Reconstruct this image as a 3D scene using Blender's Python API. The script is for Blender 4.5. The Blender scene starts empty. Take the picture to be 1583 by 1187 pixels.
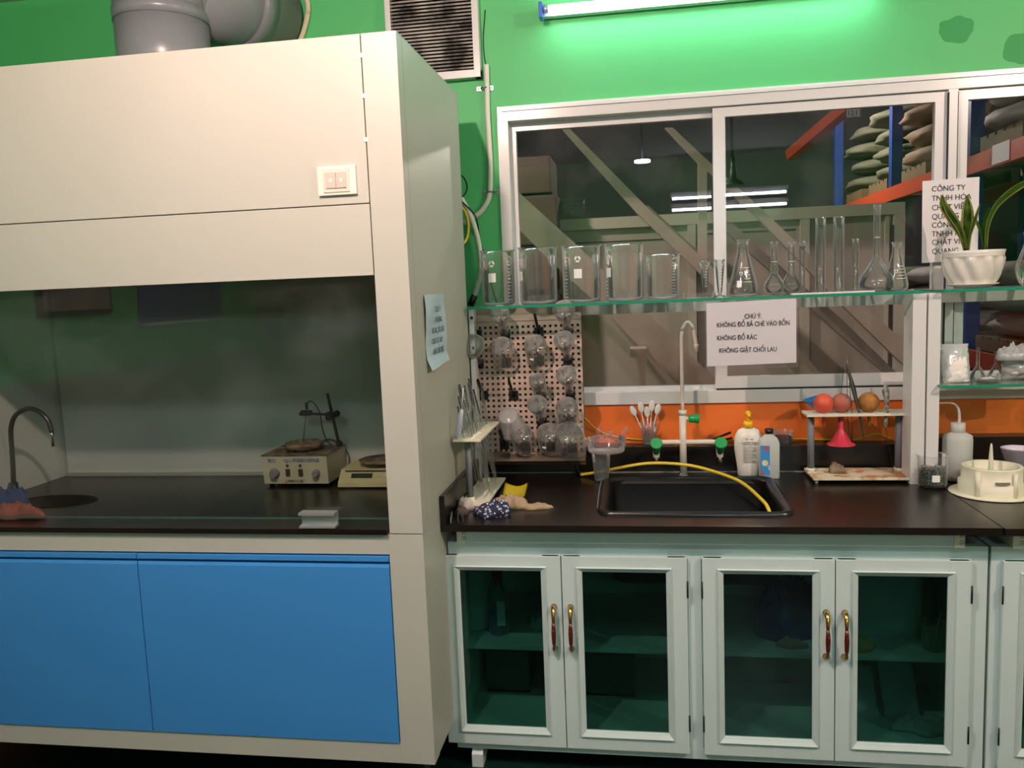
import bpy, bmesh, math, random
from mathutils import Vector, Matrix, noise
random.seed(7)
SC = bpy.context.scene
COL = SC.collection
PI = math.pi
# ------------------------------------------------------------------ camera
F = 1271.7; RX, RY, RZ = 0.1155, -0.04, -0.1584; EYE = 1.62
def _rot():
    cx, sx, cy, sy, cz, sz = math.cos(RX), math.sin(RX), math.cos(RY), math.sin(RY), math.cos(RZ), math.sin(RZ)
    Rz = Matrix(((cz, -sz, 0), (sz, cz, 0), (0, 0, 1)))
    Rx = Matrix(((1, 0, 0), (0, cx, -sx), (0, sx, cx)))
    Ry = Matrix(((cy, 0, sy), (0, 1, 0), (-sy, 0, cy)))
    return Ry @ Rx @ Rz
M = _rot()
cam_d = bpy.data.cameras.new('camera'); cam = bpy.data.objects.new('camera', cam_d); COL.objects.link(cam)
cam_d.sensor_width = 36; cam_d.sensor_fit = 'HORIZONTAL'; cam_d.lens = F / 1583 * 36
cam_d.clip_start = 0.05; cam_d.clip_end = 100
r, fw, up = M[0], M[1], M[2]
cam.matrix_world = Matrix(((r[0], up[0], -fw[0], 0), (r[1], up[1], -fw[1], 0), (r[2], up[2], -fw[2], EYE), (0, 0, 0, 1)))
SC.camera = cam
def U(px, py, X=None, Y=None, Z=None):
    """the point of the place seen at a pixel of the photograph, on a plane of the room"""
    d = M.transposed() @ Vector(((px - 791.5) / F, 1, -(py - 593.5) / F))
    t = Y / d.y if Y is not None else (X / d.x if X is not None else (Z - EYE) / d.z)
    p = d * t; p.z += EYE
    return p
# ------------------------------------------------------------------ view, world
SC.view_settings.view_transform = 'Standard'; SC.view_settings.look = 'None'
SC.view_settings.exposure = 0.05; SC.view_settings.gamma = 1; SC.view_settings.use_curve_mapping = False
SC.cycles.transparent_max_bounces = 32; SC.cycles.max_bounces = 10
SC.cycles.caustics_reflective = False; SC.cycles.caustics_refractive = False
SC.cycles.sample_clamp_indirect = 4
W = bpy.data.worlds.new('world'); SC.world = W; W.use_nodes = True
W.node_tree.nodes['Background'].inputs[0].default_value = (0.55, 0.8, 0.85, 1)
W.node_tree.nodes['Background'].inputs[1].default_value = 0.03
# light levels
P_WARM = (1.0, 0.70, 0.62); E_WARM = 125
P_TUBE = (0.80, 0.94, 1.0); E_TUBE = 30; E_TUBE_BACK = 90
E_HALL = 260; E_FILL = 23

# ------------------------------------------------------------------ materials
def lin(c): return c / 12.92 if c <= 0.04045 else ((c + 0.055) / 1.055) ** 2.4
def rgb(h):
    h = h.lstrip('#'); return tuple(lin(int(h[i:i + 2], 16) / 255) for i in (0, 2, 4)) + (1,)
MATS = {}
def mat(name, col, rough=0.5, metal=0.0, var=0.0, vscale=6, bump=0.0, bscale=80, spec=0.5, coat=0.0, sss=0, col2=None, thr=None):
    if name in MATS: return MATS[name]
    m = bpy.data.materials.new(name); m.use_nodes = True; nt = m.node_tree; b = nt.nodes['Principled BSDF']
    c = rgb(col) if isinstance(col, str) else tuple(col) + (1,)
    b.inputs['Base Color'].default_value = c
    b.inputs['Roughness'].default_value = rough; b.inputs['Metallic'].default_value = metal
    b.inputs['Specular IOR Level'].default_value = spec; b.inputs['Coat Weight'].default_value = coat
    tc = None
    if var or col2:
        tc = nt.nodes.new('ShaderNodeTexCoord')
        n = nt.nodes.new('ShaderNodeTexNoise'); n.inputs['Scale'].default_value = vscale; n.inputs['Detail'].default_value = 6
        nt.links.new(tc.outputs['Object'], n.inputs['Vector'])
        rp = nt.nodes.new('ShaderNodeValToRGB')
        lo, hi = thr if thr else (0.3, 0.7)
        rp.color_ramp.elements[0].position = lo; rp.color_ramp.elements[1].position = hi
        if col2: c2 = rgb(col2)
        else: c2 = tuple(max(0, v * (1 - var)) for v in c[:3]) + (1,)
        rp.color_ramp.elements[0].color = c2; rp.color_ramp.elements[1].color = c
        nt.links.new(n.outputs['Fac'], rp.inputs['Fac']); nt.links.new(rp.outputs['Color'], b.inputs['Base Color'])
    if bump:
        tc = tc or nt.nodes.new('ShaderNodeTexCoord')
        n2 = nt.nodes.new('ShaderNodeTexNoise'); n2.inputs['Scale'].default_value = bscale
        nt.links.new(tc.outputs['Object'], n2.inputs['Vector'])
        bm_ = nt.nodes.new('ShaderNodeBump'); bm_.inputs['Strength'].default_value = bump; bm_.inputs['Distance'].default_value = 0.002
        nt.links.new(n2.outputs['Fac'], bm_.inputs['Height']); nt.links.new(bm_.outputs['Normal'], b.inputs['Normal'])
    MATS[name] = m; return m
def emis(name, col, st):
    m = bpy.data.materials.new(name); m.use_nodes = True; nt = m.node_tree; nt.nodes.clear()
    e = nt.nodes.new('ShaderNodeEmission'); e.inputs[0].default_value = tuple(col) + (1,); e.inputs[1].default_value = st
    o = nt.nodes.new('ShaderNodeOutputMaterial'); nt.links.new(e.outputs[0], o.inputs[0]); MATS[name] = m; return m
def clear(name, tint=(1, 1, 1), edge=0.25, rough=0.02, haze=0.0, hazecol=(0.9, 0.95, 0.95), ior=1.5, smudge=0.0, edgecol=None, gain=1.0, pane=False):
    """thin clear glass or plastic: what is behind shows through, more reflection and painted whitening towards the rim"""
    m = bpy.data.materials.new(name); m.use_nodes = True; nt = m.node_tree; nt.nodes.clear(); N = nt.nodes.new; L = nt.links.new
    o = N('ShaderNodeOutputMaterial'); tr = N('ShaderNodeBsdfTransparent'); tr.inputs[0].default_value = tuple(tint) + (1,)
    gl = N('ShaderNodeBsdfGlossy'); gl.inputs['Roughness'].default_value = rough
    fr = N('ShaderNodeFresnel'); fr.inputs['IOR'].default_value = ior
    mg = N('ShaderNodeMath'); mg.operation = 'MULTIPLY'; mg.inputs[1].default_value = gain; mg.use_clamp = True; L(fr.outputs[0], mg.inputs[0])
    if pane:   # a flat pane: the air side reflects, the inner side of the far face does not
        ge = N('ShaderNodeNewGeometry'); iv = N('ShaderNodeMath'); iv.operation = 'SUBTRACT'; iv.inputs[0].default_value = 1.0; L(ge.outputs['Backfacing'], iv.inputs[1])
        m0 = N('ShaderNodeMath'); m0.operation = 'MULTIPLY'; L(mg.outputs[0], m0.inputs[0]); L(iv.outputs[0], m0.inputs[1]); mg = m0
    m1 = N('ShaderNodeMixShader'); L(mg.outputs[0], m1.inputs[0]); L(tr.outputs[0], m1.inputs[1]); L(gl.outputs[0], m1.inputs[2])
    last = m1
    if edge:
        lw = N('ShaderNodeLayerWeight'); lw.inputs['Blend'].default_value = 0.5
        pw = N('ShaderNodeMath'); pw.operation = 'POWER'; pw.inputs[1].default_value = 3.5; L(lw.outputs['Facing'], pw.inputs[0])
        ml = N('ShaderNodeMath'); ml.operation = 'MULTIPLY'; ml.inputs[1].default_value = edge; L(pw.outputs[0], ml.inputs[0])
        df = N('ShaderNodeBsdfDiffuse'); df.inputs[0].default_value = tuple(edgecol or (0.8, 0.86, 0.84)) + (1,)  # pale rim painted in, standing for the bright edges of glass
        m2 = N('ShaderNodeMixShader'); L(ml.outputs[0], m2.inputs[0]); L(last.outputs[0], m2.inputs[1]); L(df.outputs[0], m2.inputs[2]); last = m2
    if haze or smudge:
        df = N('ShaderNodeBsdfDiffuse'); df.inputs[0].default_value = tuple(hazecol) + (1,)
        m3 = N('ShaderNodeMixShader'); m3.inputs[0].default_value = haze
        if smudge:
            tc = N('ShaderNodeTexCoord'); n = N('ShaderNodeTexNoise'); n.inputs['Scale'].default_value = 3.5; n.inputs['Detail'].default_value = 8
            L(tc.outputs['Object'], n.inputs['Vector'])
            mr = N('ShaderNodeMapRange'); mr.inputs[1].default_value = 0.5; mr.inputs[2].default_value = 0.8
            mr.inputs[3].default_value = haze; mr.inputs[4].default_value = haze + smudge
            L(n.outputs['Fac'], mr.inputs[0]); L(mr.outputs[0], m3.inputs[0])
        L(last.outputs[0], m3.inputs[1]); L(df.outputs[0], m3.inputs[2]); last = m3
    L(last.outputs[0], o.inputs[0]); MATS[name] = m; return m

green = mat('green_wall_paint', '#55c477', 0.55, var=0.10, vscale=1.6, bump=0.05, bscale=60)
orange = mat('orange_wall_paint', '#f4792c', 0.5, var=0.12, vscale=4)
hoodp = mat('hood_grey_paint', '#c3c3b8', 0.38, var=0.05, vscale=2.0, bump=0.12, bscale=700)
hooddark = mat('hood_liner', '#e6e8e4', 0.45, var=0.1, vscale=3)
blue = mat('blue_door_paint', '#4290d8', 0.38, var=0.04, vscale=3, bump=0.08, bscale=500)
black = mat('black_resin_worktop', '#1c1614', 0.28, var=0.35, vscale=5, bump=0.06, bscale=300)
blackp = mat('black_plastic', '#0d0e10', 0.35)
sinkm = mat('black_sink', '#050607', 0.55, spec=0.25)
white_al = mat('white_aluminium', '#dfe0e0', 0.24, var=0.03, vscale=5)
cabp = mat('cabinet_white', '#cfe0de', 0.34, var=0.03, vscale=4)
cabin = mat('cabinet_inside', '#dbe8e2', 0.5, var=0.2, vscale=5)
ivory = mat('ivory_plastic', '#e6e2cc', 0.45, var=0.06, vscale=20)
grey = mat('grey_plastic', '#6e7278', 0.5)
duct = mat('grey_pvc', '#7c8288', 0.3, var=0.05)
chrome = mat('chrome', '#c9c9c6', 0.15, 1.0)
steel = mat('brushed_steel', '#9a9c9c', 0.35, 1.0)
darkmetal = mat('dark_metal', '#22282a', 0.45, 0.6)
alu = mat('aluminium', '#c8cccc', 0.4, 0.7)
paper = mat('paper', '#e3e0e4', 0.7)
bluepaper = mat('bluish_paper', '#c4dbe6', 0.6)
ink = mat('black_ink', '#17171c', 0.6)
white = mat('white_paint', '#e8e8e6', 0.35)
floor_m = mat('dark_green_floor', '#0d2a24', 0.35, var=0.4, vscale=3)
ceil_m = mat('ceiling_white', '#c9ccc4', 0.8)
yellow = mat('yellow_rubber', '#e8c93a', 0.4, var=0.12, vscale=12)
glass = clear('clear_glass', (0.99, 0.995, 0.99), edge=0.30, gain=1.0)
glass_lo = clear('thick_clear_glass', (0.985, 0.992, 0.988), edge=0.75, gain=1.1, haze=0.02, hazecol=(0.9, 0.93, 0.92), edgecol=(0.92, 0.95, 0.94))
glass_dry = clear('rack_clear_glass', (0.97, 0.98, 0.975), edge=0.9, gain=1.8, haze=0.07, hazecol=(0.92, 0.93, 0.9), edgecol=(0.95, 0.95, 0.92))
winglass = clear('window_glass', (0.88, 0.89, 0.90), edge=0, rough=0.003, haze=0.0, smudge=0.05, gain=1.6, pane=True, hazecol=(0.7, 0.7, 0.75))
sashglass = clear('sash_glass', (0.82, 0.84, 0.82), edge=0, rough=0.005, haze=0.0, smudge=0.03, gain=1.7, pane=True)
tinted = clear('green_tinted_glass', (0.40, 0.60, 0.56), edge=0, rough=0.01, gain=1.5, pane=True)
shelfglass = clear('shelf_glass', (0.84, 0.94, 0.90), edge=0.1, gain=1.2, pane=True, haze=0.05, hazecol=(0.6, 0.8, 0.72))
greenedge = mat('green_glass_edge', '#1f8a6c', 0.15, spec=0.6)
clearplastic = clear('clear_plastic', (0.93, 0.93, 0.94), edge=0.5, rough=0.12, haze=0.10, hazecol=(0.85, 0.85, 0.9))
frost = clear('frosted_plastic', (0.8, 0.82, 0.8), edge=0.4, rough=0.3, haze=0.62, hazecol=(0.80, 0.84, 0.82))
bagm = clear('thin_plastic_bag', (0.85, 0.88, 0.88), edge=0.5, rough=0.15, haze=0.45, hazecol=(0.78, 0.82, 0.82), gain=1.6)
print_w = mat('white_print', '#eef2ef', 0.5)
rackp = mat('rack_beige_metal', '#cdb7a8', 0.35, var=0.06, vscale=4)
cream = mat('cream_enamel', '#ece0c4', 0.45, var=0.08, vscale=25)
rust = mat('rusty_plate', '#a08974', 0.6, col2='#6a5243', vscale=35, thr=(0.42, 0.6))

# ------------------------------------------------------------------ mesh helpers
def T(x=0, y=0, z=0): return Matrix.Translation((x, y, z))
def bx(bm, x0, x1, y0, y1, z0, z1, bev=0.0):
    ret = bmesh.ops.create_cube(bm, size=1)
    v = ret['verts']
    for q in v: q.co = Vector(((x0 + x1) / 2 + q.co.x * (x1 - x0), (y0 + y1) / 2 + q.co.y * (y1 - y0), (z0 + z1) / 2 + q.co.z * (z1 - z0)))
    if bev:
        es = list({e for q in v for e in q.link_edges})
        bmesh.ops.bevel(bm, geom=es, offset=bev, segments=2, affect='EDGES', profile=0.7)
    return bm
def B(x0, x1, y0, y1, z0, z1, bev=0.0): return bx(bmesh.new(), x0, x1, y0, y1, z0, z1, bev)
def ring_pts(c, t, rad, n, upv=None):
    t = t.normalized(); a = upv or (Vector((0, 0, 1)) if abs(t.z) < 0.9 else Vector((1, 0, 0)))
    u = t.cross(a).normalized(); w = u.cross(t)
    return [c + u * (math.cos(2 * PI * i / n) * rad) + w * (math.sin(2 * PI * i / n) * rad) for i in range(n)]
def tube(bm, pts, rad, n=10, cap=True, rads=None, smooth=True, ribs=0):
    pts = [Vector(p) for p in pts]
    rings = []
    u = None
    for i, p in enumerate(pts):
        t = (pts[min(i + 1, len(pts) - 1)] - pts[max(i - 1, 0)]).normalized()
        if u is None:
            a = Vector((0, 0, 1)) if abs(t.z) < 0.9 else Vector((1, 0, 0))
            u = t.cross(a).normalized()
        u = (u - t * u.dot(t)).normalized(); w = u.cross(t)
        rr = rads[i] if rads else rad
        rings.append([bm.verts.new(p + u * math.cos(2 * PI * k / n) * rr + w * math.sin(2 * PI * k / n) * rr) for k in range(n)])
    for a, b in zip(rings, rings[1:]):
        for k in range(n):
            f = bm.faces.new((a[k], a[(k + 1) % n], b[(k + 1) % n], b[k])); f.smooth = smooth
    if cap:
        bm.faces.new(rings[0][::-1]); bm.faces.new(rings[-1])
    return bm
def spline(pts, n=8):
    P = [Vector(p) for p in pts]; P = [P[0] * 2 - P[1]] + P + [P[-1] * 2 - P[-2]]; out = []
    for i in range(1, len(P) - 2):
        for k in range(n):
            t = k / n; a, b, c, d = P[i - 1:i + 3]
            out.append(0.5 * ((2 * b) + (c - a) * t + (2 * a - 5 * b + 4 * c - d) * t * t + (-a + 3 * b - 3 * c + d) * t ** 3))
    out.append(P[-2]); return out
def lathe(bm, prof, n=28, cx=0, cy=0, cz=0, cap0=False, cap1=False, mod=None, mtx=None):
    """prof: (radius, z) pairs"""
    rings = []
    for rr, z in prof:
        ring = []
        for k in range(n):
            a = 2 * PI * k / n; q = rr * (mod(a, z) if mod else 1)
            v = Vector((cx + q * math.cos(a), cy + q * math.sin(a), cz + z))
            if mtx: v = mtx @ v
            ring.append(bm.verts.new(v))
        rings.append(ring)
    for a, b in zip(rings, rings[1:]):
        for k in range(n):
            f = bm.faces.new((a[k], a[(k + 1) % n], b[(k + 1) % n], b[k])); f.smooth = True
    if cap0: bm.faces.new(rings[0][::-1])
    if cap1: bm.faces.new(rings[-1])
    return bm
def prism(bm, pts, axis, a0, a1):
    """polygon pts (2-tuples) in the plane across axis, extruded a0..a1"""
    def v3(p, a): return {'x': (a, p[0], p[1]), 'y': (p[0], a, p[1]), 'z': (p[0], p[1], a)}[axis]
    lo = [bm.verts.new(v3(p, a0)) for p in pts]; hi = [bm.verts.new(v3(p, a1)) for p in pts]
    n = len(pts)
    bm.faces.new(lo[::-1]); bm.faces.new(hi)
    for i in range(n): bm.faces.new((lo[i], lo[(i + 1) % n], hi[(i + 1) % n], hi[i]))
    return bm
def beam(bm, a, b, w, h, upv=(0, 0, 1)):
    """bar of section w x h between a and b"""
    a = Vector(a); b = Vector(b); t = (b - a).normalized(); u = t.cross(Vector(upv)).normalized(); v = u.cross(t)
    vs = [bm.verts.new(p + u * sx * w / 2 + v * sy * h / 2) for p in (a, b) for sx, sy in ((-1, -1), (1, -1), (1, 1), (-1, 1))]
    for q in ((0, 1, 2, 3), (7, 6, 5, 4), (0, 4, 5, 1), (1, 5, 6, 2), (2, 6, 7, 3), (3, 7, 4, 0)): bm.faces.new([vs[i] for i in q])
    return bm
def ball(bm, c, rr, sx=1, sy=1, sz=1, n=18):
    ret = bmesh.ops.create_uvsphere(bm, u_segments=n, v_segments=n // 2 + 2, radius=rr)
    for v in ret['verts']: v.co = Vector((c[0] + v.co.x * sx, c[1] + v.co.y * sy, c[2] + v.co.z * sz))
    for f in {f for v in ret['verts'] for f in v.link_faces}: f.smooth = True
    return bm
def obj(name, bm, m, parent=None, world=False):
    bmesh.ops.recalc_face_normals(bm, faces=bm.faces)
    me = bpy.data.meshes.new(name); bm.to_mesh(me); bm.free(); me.materials.append(m)
    o = bpy.data.objects.new(name, me); COL.objects.link(o)
    if parent is not None:
        o.parent = parent
        if world: o.matrix_parent_inverse = Matrix.Translation(-Vector(ABS[parent.name]))
        ABS[o.name] = ABS[parent.name]
    else: ABS[o.name] = (0, 0, 0)
    return o
ABS = {}
def thing(name, label, cat, loc=(0, 0, 0), rz=0, group=None):
    o = bpy.data.objects.new(name, None); o.empty_display_size = 0.02; COL.objects.link(o)
    o.location = loc; o.rotation_euler = (0, 0, rz); o['label'] = label; o['category'] = cat
    if group: o['group'] = group
    ABS[o.name] = tuple(loc)
    return o
def part(name, bm, m, parent, label=None):
    """a part built in room coordinates under a thing"""
    o = obj(name, bm, m, parent, True)
    if parent.name in SUB: o.matrix_parent_inverse = Matrix()
    if parent.type == 'MESH': o.matrix_parent_inverse = Matrix()
    if label: o['label'] = label
    return o
SUB = set()
def tag(o, label, cat, group=None, kind=None):
    o['label'] = label; o['category'] = cat
    if group: o['group'] = group
    if kind: o['kind'] = kind
    return o
def struct(name, bm, m, parent=None):
    o = obj(name, bm, m, parent, parent is not None)
    if parent is not None and parent.type == 'MESH': o.matrix_parent_inverse = Matrix()
    if parent is None: o['kind'] = 'structure'
    return o
def dup(root, loc=None, rot=None, label=None):
    r_ = root.copy(); COL.objects.link(r_)
    if loc is not None: r_.location = loc
    if rot is not None: r_.rotation_euler = rot
    if label: r_['label'] = label
    for ch in list(root.children):
        c = ch.copy(); COL.objects.link(c); c.parent = r_
        for g in list(ch.children):
            d = g.copy(); COL.objects.link(d); d.parent = c
    return r_
_txt_n = 0
def text_bm(s, size, loc, rot=(PI / 2, 0, 0), bold=0.0, align='LEFT', squeeze=1.0, depth=0.0003, ls=1.0):
    cu = bpy.data.curves.new('lettering', 'FONT'); cu.body = s; cu.size = size; cu.align_x = align; cu.offset = bold; cu.extrude = depth
    cu.space_line = ls; cu.resolution_u = 3
    o = bpy.data.objects.new('lettering_tmp', cu); COL.objects.link(o)
    bpy.context.view_layer.update()
    me = bpy.data.meshes.new_from_object(o.evaluated_get(bpy.context.evaluated_depsgraph_get()))
    bm = bmesh.new(); bm.from_mesh(me)
    from mathutils import Euler
    mt = Matrix.Translation(loc) @ Euler(rot).to_matrix().to_4x4() @ Matrix.Diagonal((squeeze, 1, 1, 1))
    bm.transform(mt)
    bpy.data.objects.remove(o); bpy.data.curves.remove(cu); bpy.data.meshes.remove(me)
    return bm
def merge(bms):
    out = bmesh.new()
    for b in bms:
        me = bpy.data.meshes.new('t'); b.to_mesh(me); b.free(); out.from_mesh(me); bpy.data.meshes.remove(me)
    return out

YW = 3.34      # face of the wall behind the bench
ZC = 0.87      # bench worktop
CEIL = 2.93; XL, XR, YB = -3.4, 3.6, -2.3
# ================================================================== room
struct('floor', B(XL, XR, YB, YW, -0.08, 0), floor_m)
struct('ceiling', B(XL, XR, YB, YW + 0.12, CEIL, CEIL + 0.1), ceil_m)
WX0, WX1, WZ0, WZ1 = -0.549, 3.0, 1.135, 2.338
wb = bmesh.new()
bx(wb, XL, WX0, YW, YW + 0.12, 1.135, CEIL); bx(wb, WX0, WX1, YW, YW + 0.12, WZ1, CEIL); bx(wb, WX1, XR, YW, YW + 0.12, 1.135, CEIL)
wall = struct('wall_back', wb, green)
struct('wall_band', B(XL, XR, YW, YW + 0.12, 0, 1.135), orange, wall)
wl = struct('wall_left', B(XL - 0.1, XL, YB, YW + 0.12, 1.2, CEIL), green); struct('wall_band', B(XL - 0.1, XL, YB, YW + 0.12, 0, 1.2), mat('cream_wall', '#8c7f70', 0.6, var=0.1, vscale=2), wl)
wr = struct('wall_right', B(XR, XR + 0.1, YB, YW + 0.12, 1.2, CEIL), green); struct('wall_band', B(XR, XR + 0.1, YB, YW + 0.12, 0, 1.2), orange, wr)
wf = struct('wall_front', B(XL, XR, YB - 0.1, YB, 2.0, CEIL), green); struct('wall_band', B(XL, XR, YB - 0.1, YB, 0, 2.0), mat('cream_wall', '#8c7f70', 0.6, var=0.1, vscale=2), wf)
# paint stains on the wall above the window
def blob(cx, cz, rr, seed, y=YW - 0.0012):
    bm = bmesh.new(); pts = []
    for k in range(40):
        a = 2 * PI * k / 40; q = rr * (1 + 0.28 * noise.noise(Vector((math.cos(a) * 1.6, math.sin(a) * 1.6, seed))))
        pts.append((cx + q * math.cos(a), cz + 0.72 * q * math.sin(a)))
    return prism(bm, pts, 'y', y, y + 0.001)
stainm = mat('darker_green_paint', '#12984a', 0.55)
p = U(1478, 45, Y=YW); struct('paint_patch', blob(p.x, p.z, 0.062, 3.1), stainm, wall)
p = U(1580, 75, Y=YW); struct('paint_patch', blob(p.x, p.z, 0.07, 5.1), stainm, wall)

# window
win = struct('window_1', merge([B(WX0, WX1, YW - 0.012, YW + 0.10, 2.280, WZ1, 0.002), B(WX0, WX1, YW - 0.012, YW + 0.10, WZ0, 1.186, 0.002),
    B(WX0, -0.507, YW - 0.012, YW + 0.10, 1.186, 2.280), B(1.131, 1.164, YW - 0.012, YW + 0.10, 1.186, 2.280), B(WX1 - 0.05, WX1, YW - 0.012, YW + 0.1, 1.186, 2.280),
    B(WX0 + 0.02, WX1, YW - 0.020, YW, 2.318, 2.330)]), white_al)
def sash(x0, x1, z0, z1, y, st=0.045, tp=0.04, bt=0.05, rt=None):
    f = struct('window_sash', merge([B(x0, x0 + st, y, y + 0.028, z0, z1), B(x1 - (rt or st), x1, y, y + 0.028, z0, z1),
        B(x0 + st, x1 - (rt or st), y, y + 0.028, z1 - tp, z1), B(x0 + st, x1 - (rt or st), y, y + 0.028, z0, z0 + bt)]), white_al, win)
    struct('window_pane', B(x0 + st - 0.004, x1 - (rt or st) + 0.004, y + 0.012, y + 0.016, z0 + bt - 0.004, z1 - tp + 0.004), winglass, f)
sash(-0.507, 0.34, 1.186, 2.28, YW + 0.048, st=0.022, tp=0.03, bt=0.014)
sash(0.288, 1.131, 1.186, 2.278, YW + 0.006, st=0.046, tp=0.036, bt=0.052, rt=0.040)
sash(1.164, 2.10, 1.186, 2.278, YW + 0.006, st=0.04, tp=0.036, bt=0.052)
sash(2.05, 2.95, 1.186, 2.28, YW + 0.048, st=0.03, tp=0.03, bt=0.02)
seal = mat('black_seal', '#1a1c1f', 0.7)
struct('window_seal', merge([B(0.29, 1.131, YW - 0.013, YW + 0.004, 1.188, 1.192), B(1.164, 2.1, YW - 0.013, YW + 0.004, 1.188, 1.192), B(1.1305, 1.1325, YW - 0.0135, YW + 0.003, 1.19, 2.27), B(1.1625, 1.1645, YW - 0.0135, YW + 0.003, 1.19, 2.27)]), seal, win)

# lights of the room -----------------------------------------------
tubem = emis('tube_light', P_TUBE, E_TUBE)
def tube_light(x0, x1, y, z, tag_label, back=False):
    t = thing('tube_light', tag_label, 'light', ((x0 + x1) / 2, y, z))
    s = 1 if not back else -1
    part('housing', B(x0 - 0.035, x1 + 0.035, min(y + s * 0.02, y + s * 0.055), max(y + s * 0.02, y + s * 0.055), z - 0.02, z + 0.02, 0.004), white, t)
    if back:
        part('reflector', merge([prism(bmesh.new(), [(y - 0.02, z + 0.06), (y + 0.03, z + 0.10), (y + 0.03, z + 0.094), (y - 0.018, z + 0.055)], 'x', x0 - 0.02, x1 + 0.02),
            B(x0 - 0.02, x1 + 0.02, y - 0.024, y - 0.02, z - 0.1, z + 0.06)]), white, t)
    m = tubem if not back else emis('tube_light_back', P_TUBE, E_TUBE_BACK)
    for dz in ((0,) if not back else (0.035, -0.085)):
        part('lamp_tube', tube(bmesh.new(), [(x0, y, z + dz), (x1, y, z + dz)], 0.0135, 16), m, t)
        for xx in ((x0 - 0.02, x0), (x1, x1 + 0.02)):
            part('end_cap', tube(bmesh.new(), [(xx[0], y, z + dz), (xx[1], y, z + dz)], 0.0145, 16), mat('tube_cap', '#b8c4d6', 0.3, 0.6), t)
    if not back:
        for xx in (x0 - 0.036, x1 + 0.022):
            part('socket', B(xx, xx + 0.014, y - 0.028, y + 0.03, z - 0.035, z + 0.022, 0.003), mat('blue_socket', '#2c62c8', 0.35), t, 'blue plastic lamp socket')
    return t
pt = U(848, 14, Y=3.275)
tube_light(pt.x, pt.x + 1.2, 3.275, pt.z, 'glowing white tube light on the green wall above the window')
tube_light(0.35, 1.5, YB + 0.06, 2.46, 'twin tube light on the wall opposite the window, seen mirrored in the panes', back=True)
def ceiling_lamp(x, y, label, e):
    t = thing('ceiling_lamp', label, 'light', (x, y, CEIL))
    part('rim', lathe(bmesh.new(), [(0.03, -0.005), (0.075, -0.012), (0.078, 0), ], 28, x, y, CEIL), white, t)
    part('bulb', ball(bmesh.new(), (x, y, CEIL - 0.05), 0.035), emis('warm_bulb', P_WARM, 25), t)
    ld = bpy.data.lights.new('warm_light', 'POINT'); ld.energy = e; ld.color = P_WARM; ld.shadow_soft_size = 0.03
    lo = bpy.data.objects.new('warm_light', ld); COL.objects.link(lo); lo.parent = t; lo.location = (0, 0, -0.11)
    return t
ceiling_lamp(-0.82, 1.05, 'round warm ceiling lamp in front of the fume hood corner', E_WARM)
ceiling_lamp(2.24, 1.05, 'round warm ceiling lamp over the right hand bench', E_WARM)

def fill_panel(x, y, label):  # fill panels added out of view to brighten the whole room
    t = thing('added_fill_panel', label, 'light', (x, y, CEIL))
    part('frame', merge([B(x - 0.62, x + 0.62, y - 0.1, y + 0.1, CEIL - 0.03, CEIL, 0.003)]), white, t)
    part('fill_face', B(x - 0.6, x + 0.6, y - 0.085, y + 0.085, CEIL - 0.036, CEIL - 0.03), MATS.get('fill_panel_glow') or emis('fill_panel_glow', P_TUBE, E_FILL), t)
fill_panel(-1.6, 0.45, 'long added fill light above the left of the room, out of view')
fill_panel(1.6, 0.45, 'long added fill light above the right of the room, out of view')

# ================================================================== fume hood
HX0, HX1, HY0, HY1, HT = -2.53, -0.656, 2.31, 3.09, 2.345
hood = thing('fume_hood', 'large grey painted fume hood with blue lower doors and raised glass sash', 'fume hood', ((HX0 + HX1) / 2, 2.7, 0))
g = 0.0015
part('corner_column', B(-0.760 + g, HX1, HY0, HY0 + 0.09, 0.905, HT, 0.002), hoodp, hood)
part('corner_column', B(HX0, -2.425, HY0, HY0 + 0.09, 0.905, HT, 0.002), hoodp, hood)
fp = part('front_panel', B(-2.425, -0.760 - g, HY0 + 0.001, HY0 + 0.02, 1.880, HT, 0.002), hoodp, hood)
part('header_panel', B(-2.425, -0.760 - g, HY0 + 0.001, HY0 + 0.02, 1.674, 1.877, 0.002), hoodp, hood)
for z in (2.05, 2.17, 2.28): part('clip', B(-0.766, -0.754, HY0 - 0.001, HY0 + 0.02, z, z + 0.012), white, hood)
part('top_panel', B(HX0, HX1, HY0 + 0.01, HY1, HT - 0.004, HT), hoodp, hood)
part('side_panel', merge([B(HX1 - 0.018, HX1 - 0.0005, HY0 + 0.05, HY1, 0.175, HT, 0.001)]), hoodp, hood)
part('side_seam', B(HX1 - 0.004, HX1 + 0.0004, HY0 + 0.052, HY0 + 0.0545, 0.92, HT - 0.01), mat('seam_line', '#9fb3aa', 0.5), hood)
part('side_panel', B(HX0, HX0 + 0.018, HY0 + 0.05, HY1, 0.175, HT, 0.001), hoodp, hood)
part('back_panel', B(HX0, HX1, HY1 - 0.01, HY1, 0.175, HT), hoodp, hood)
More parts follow.
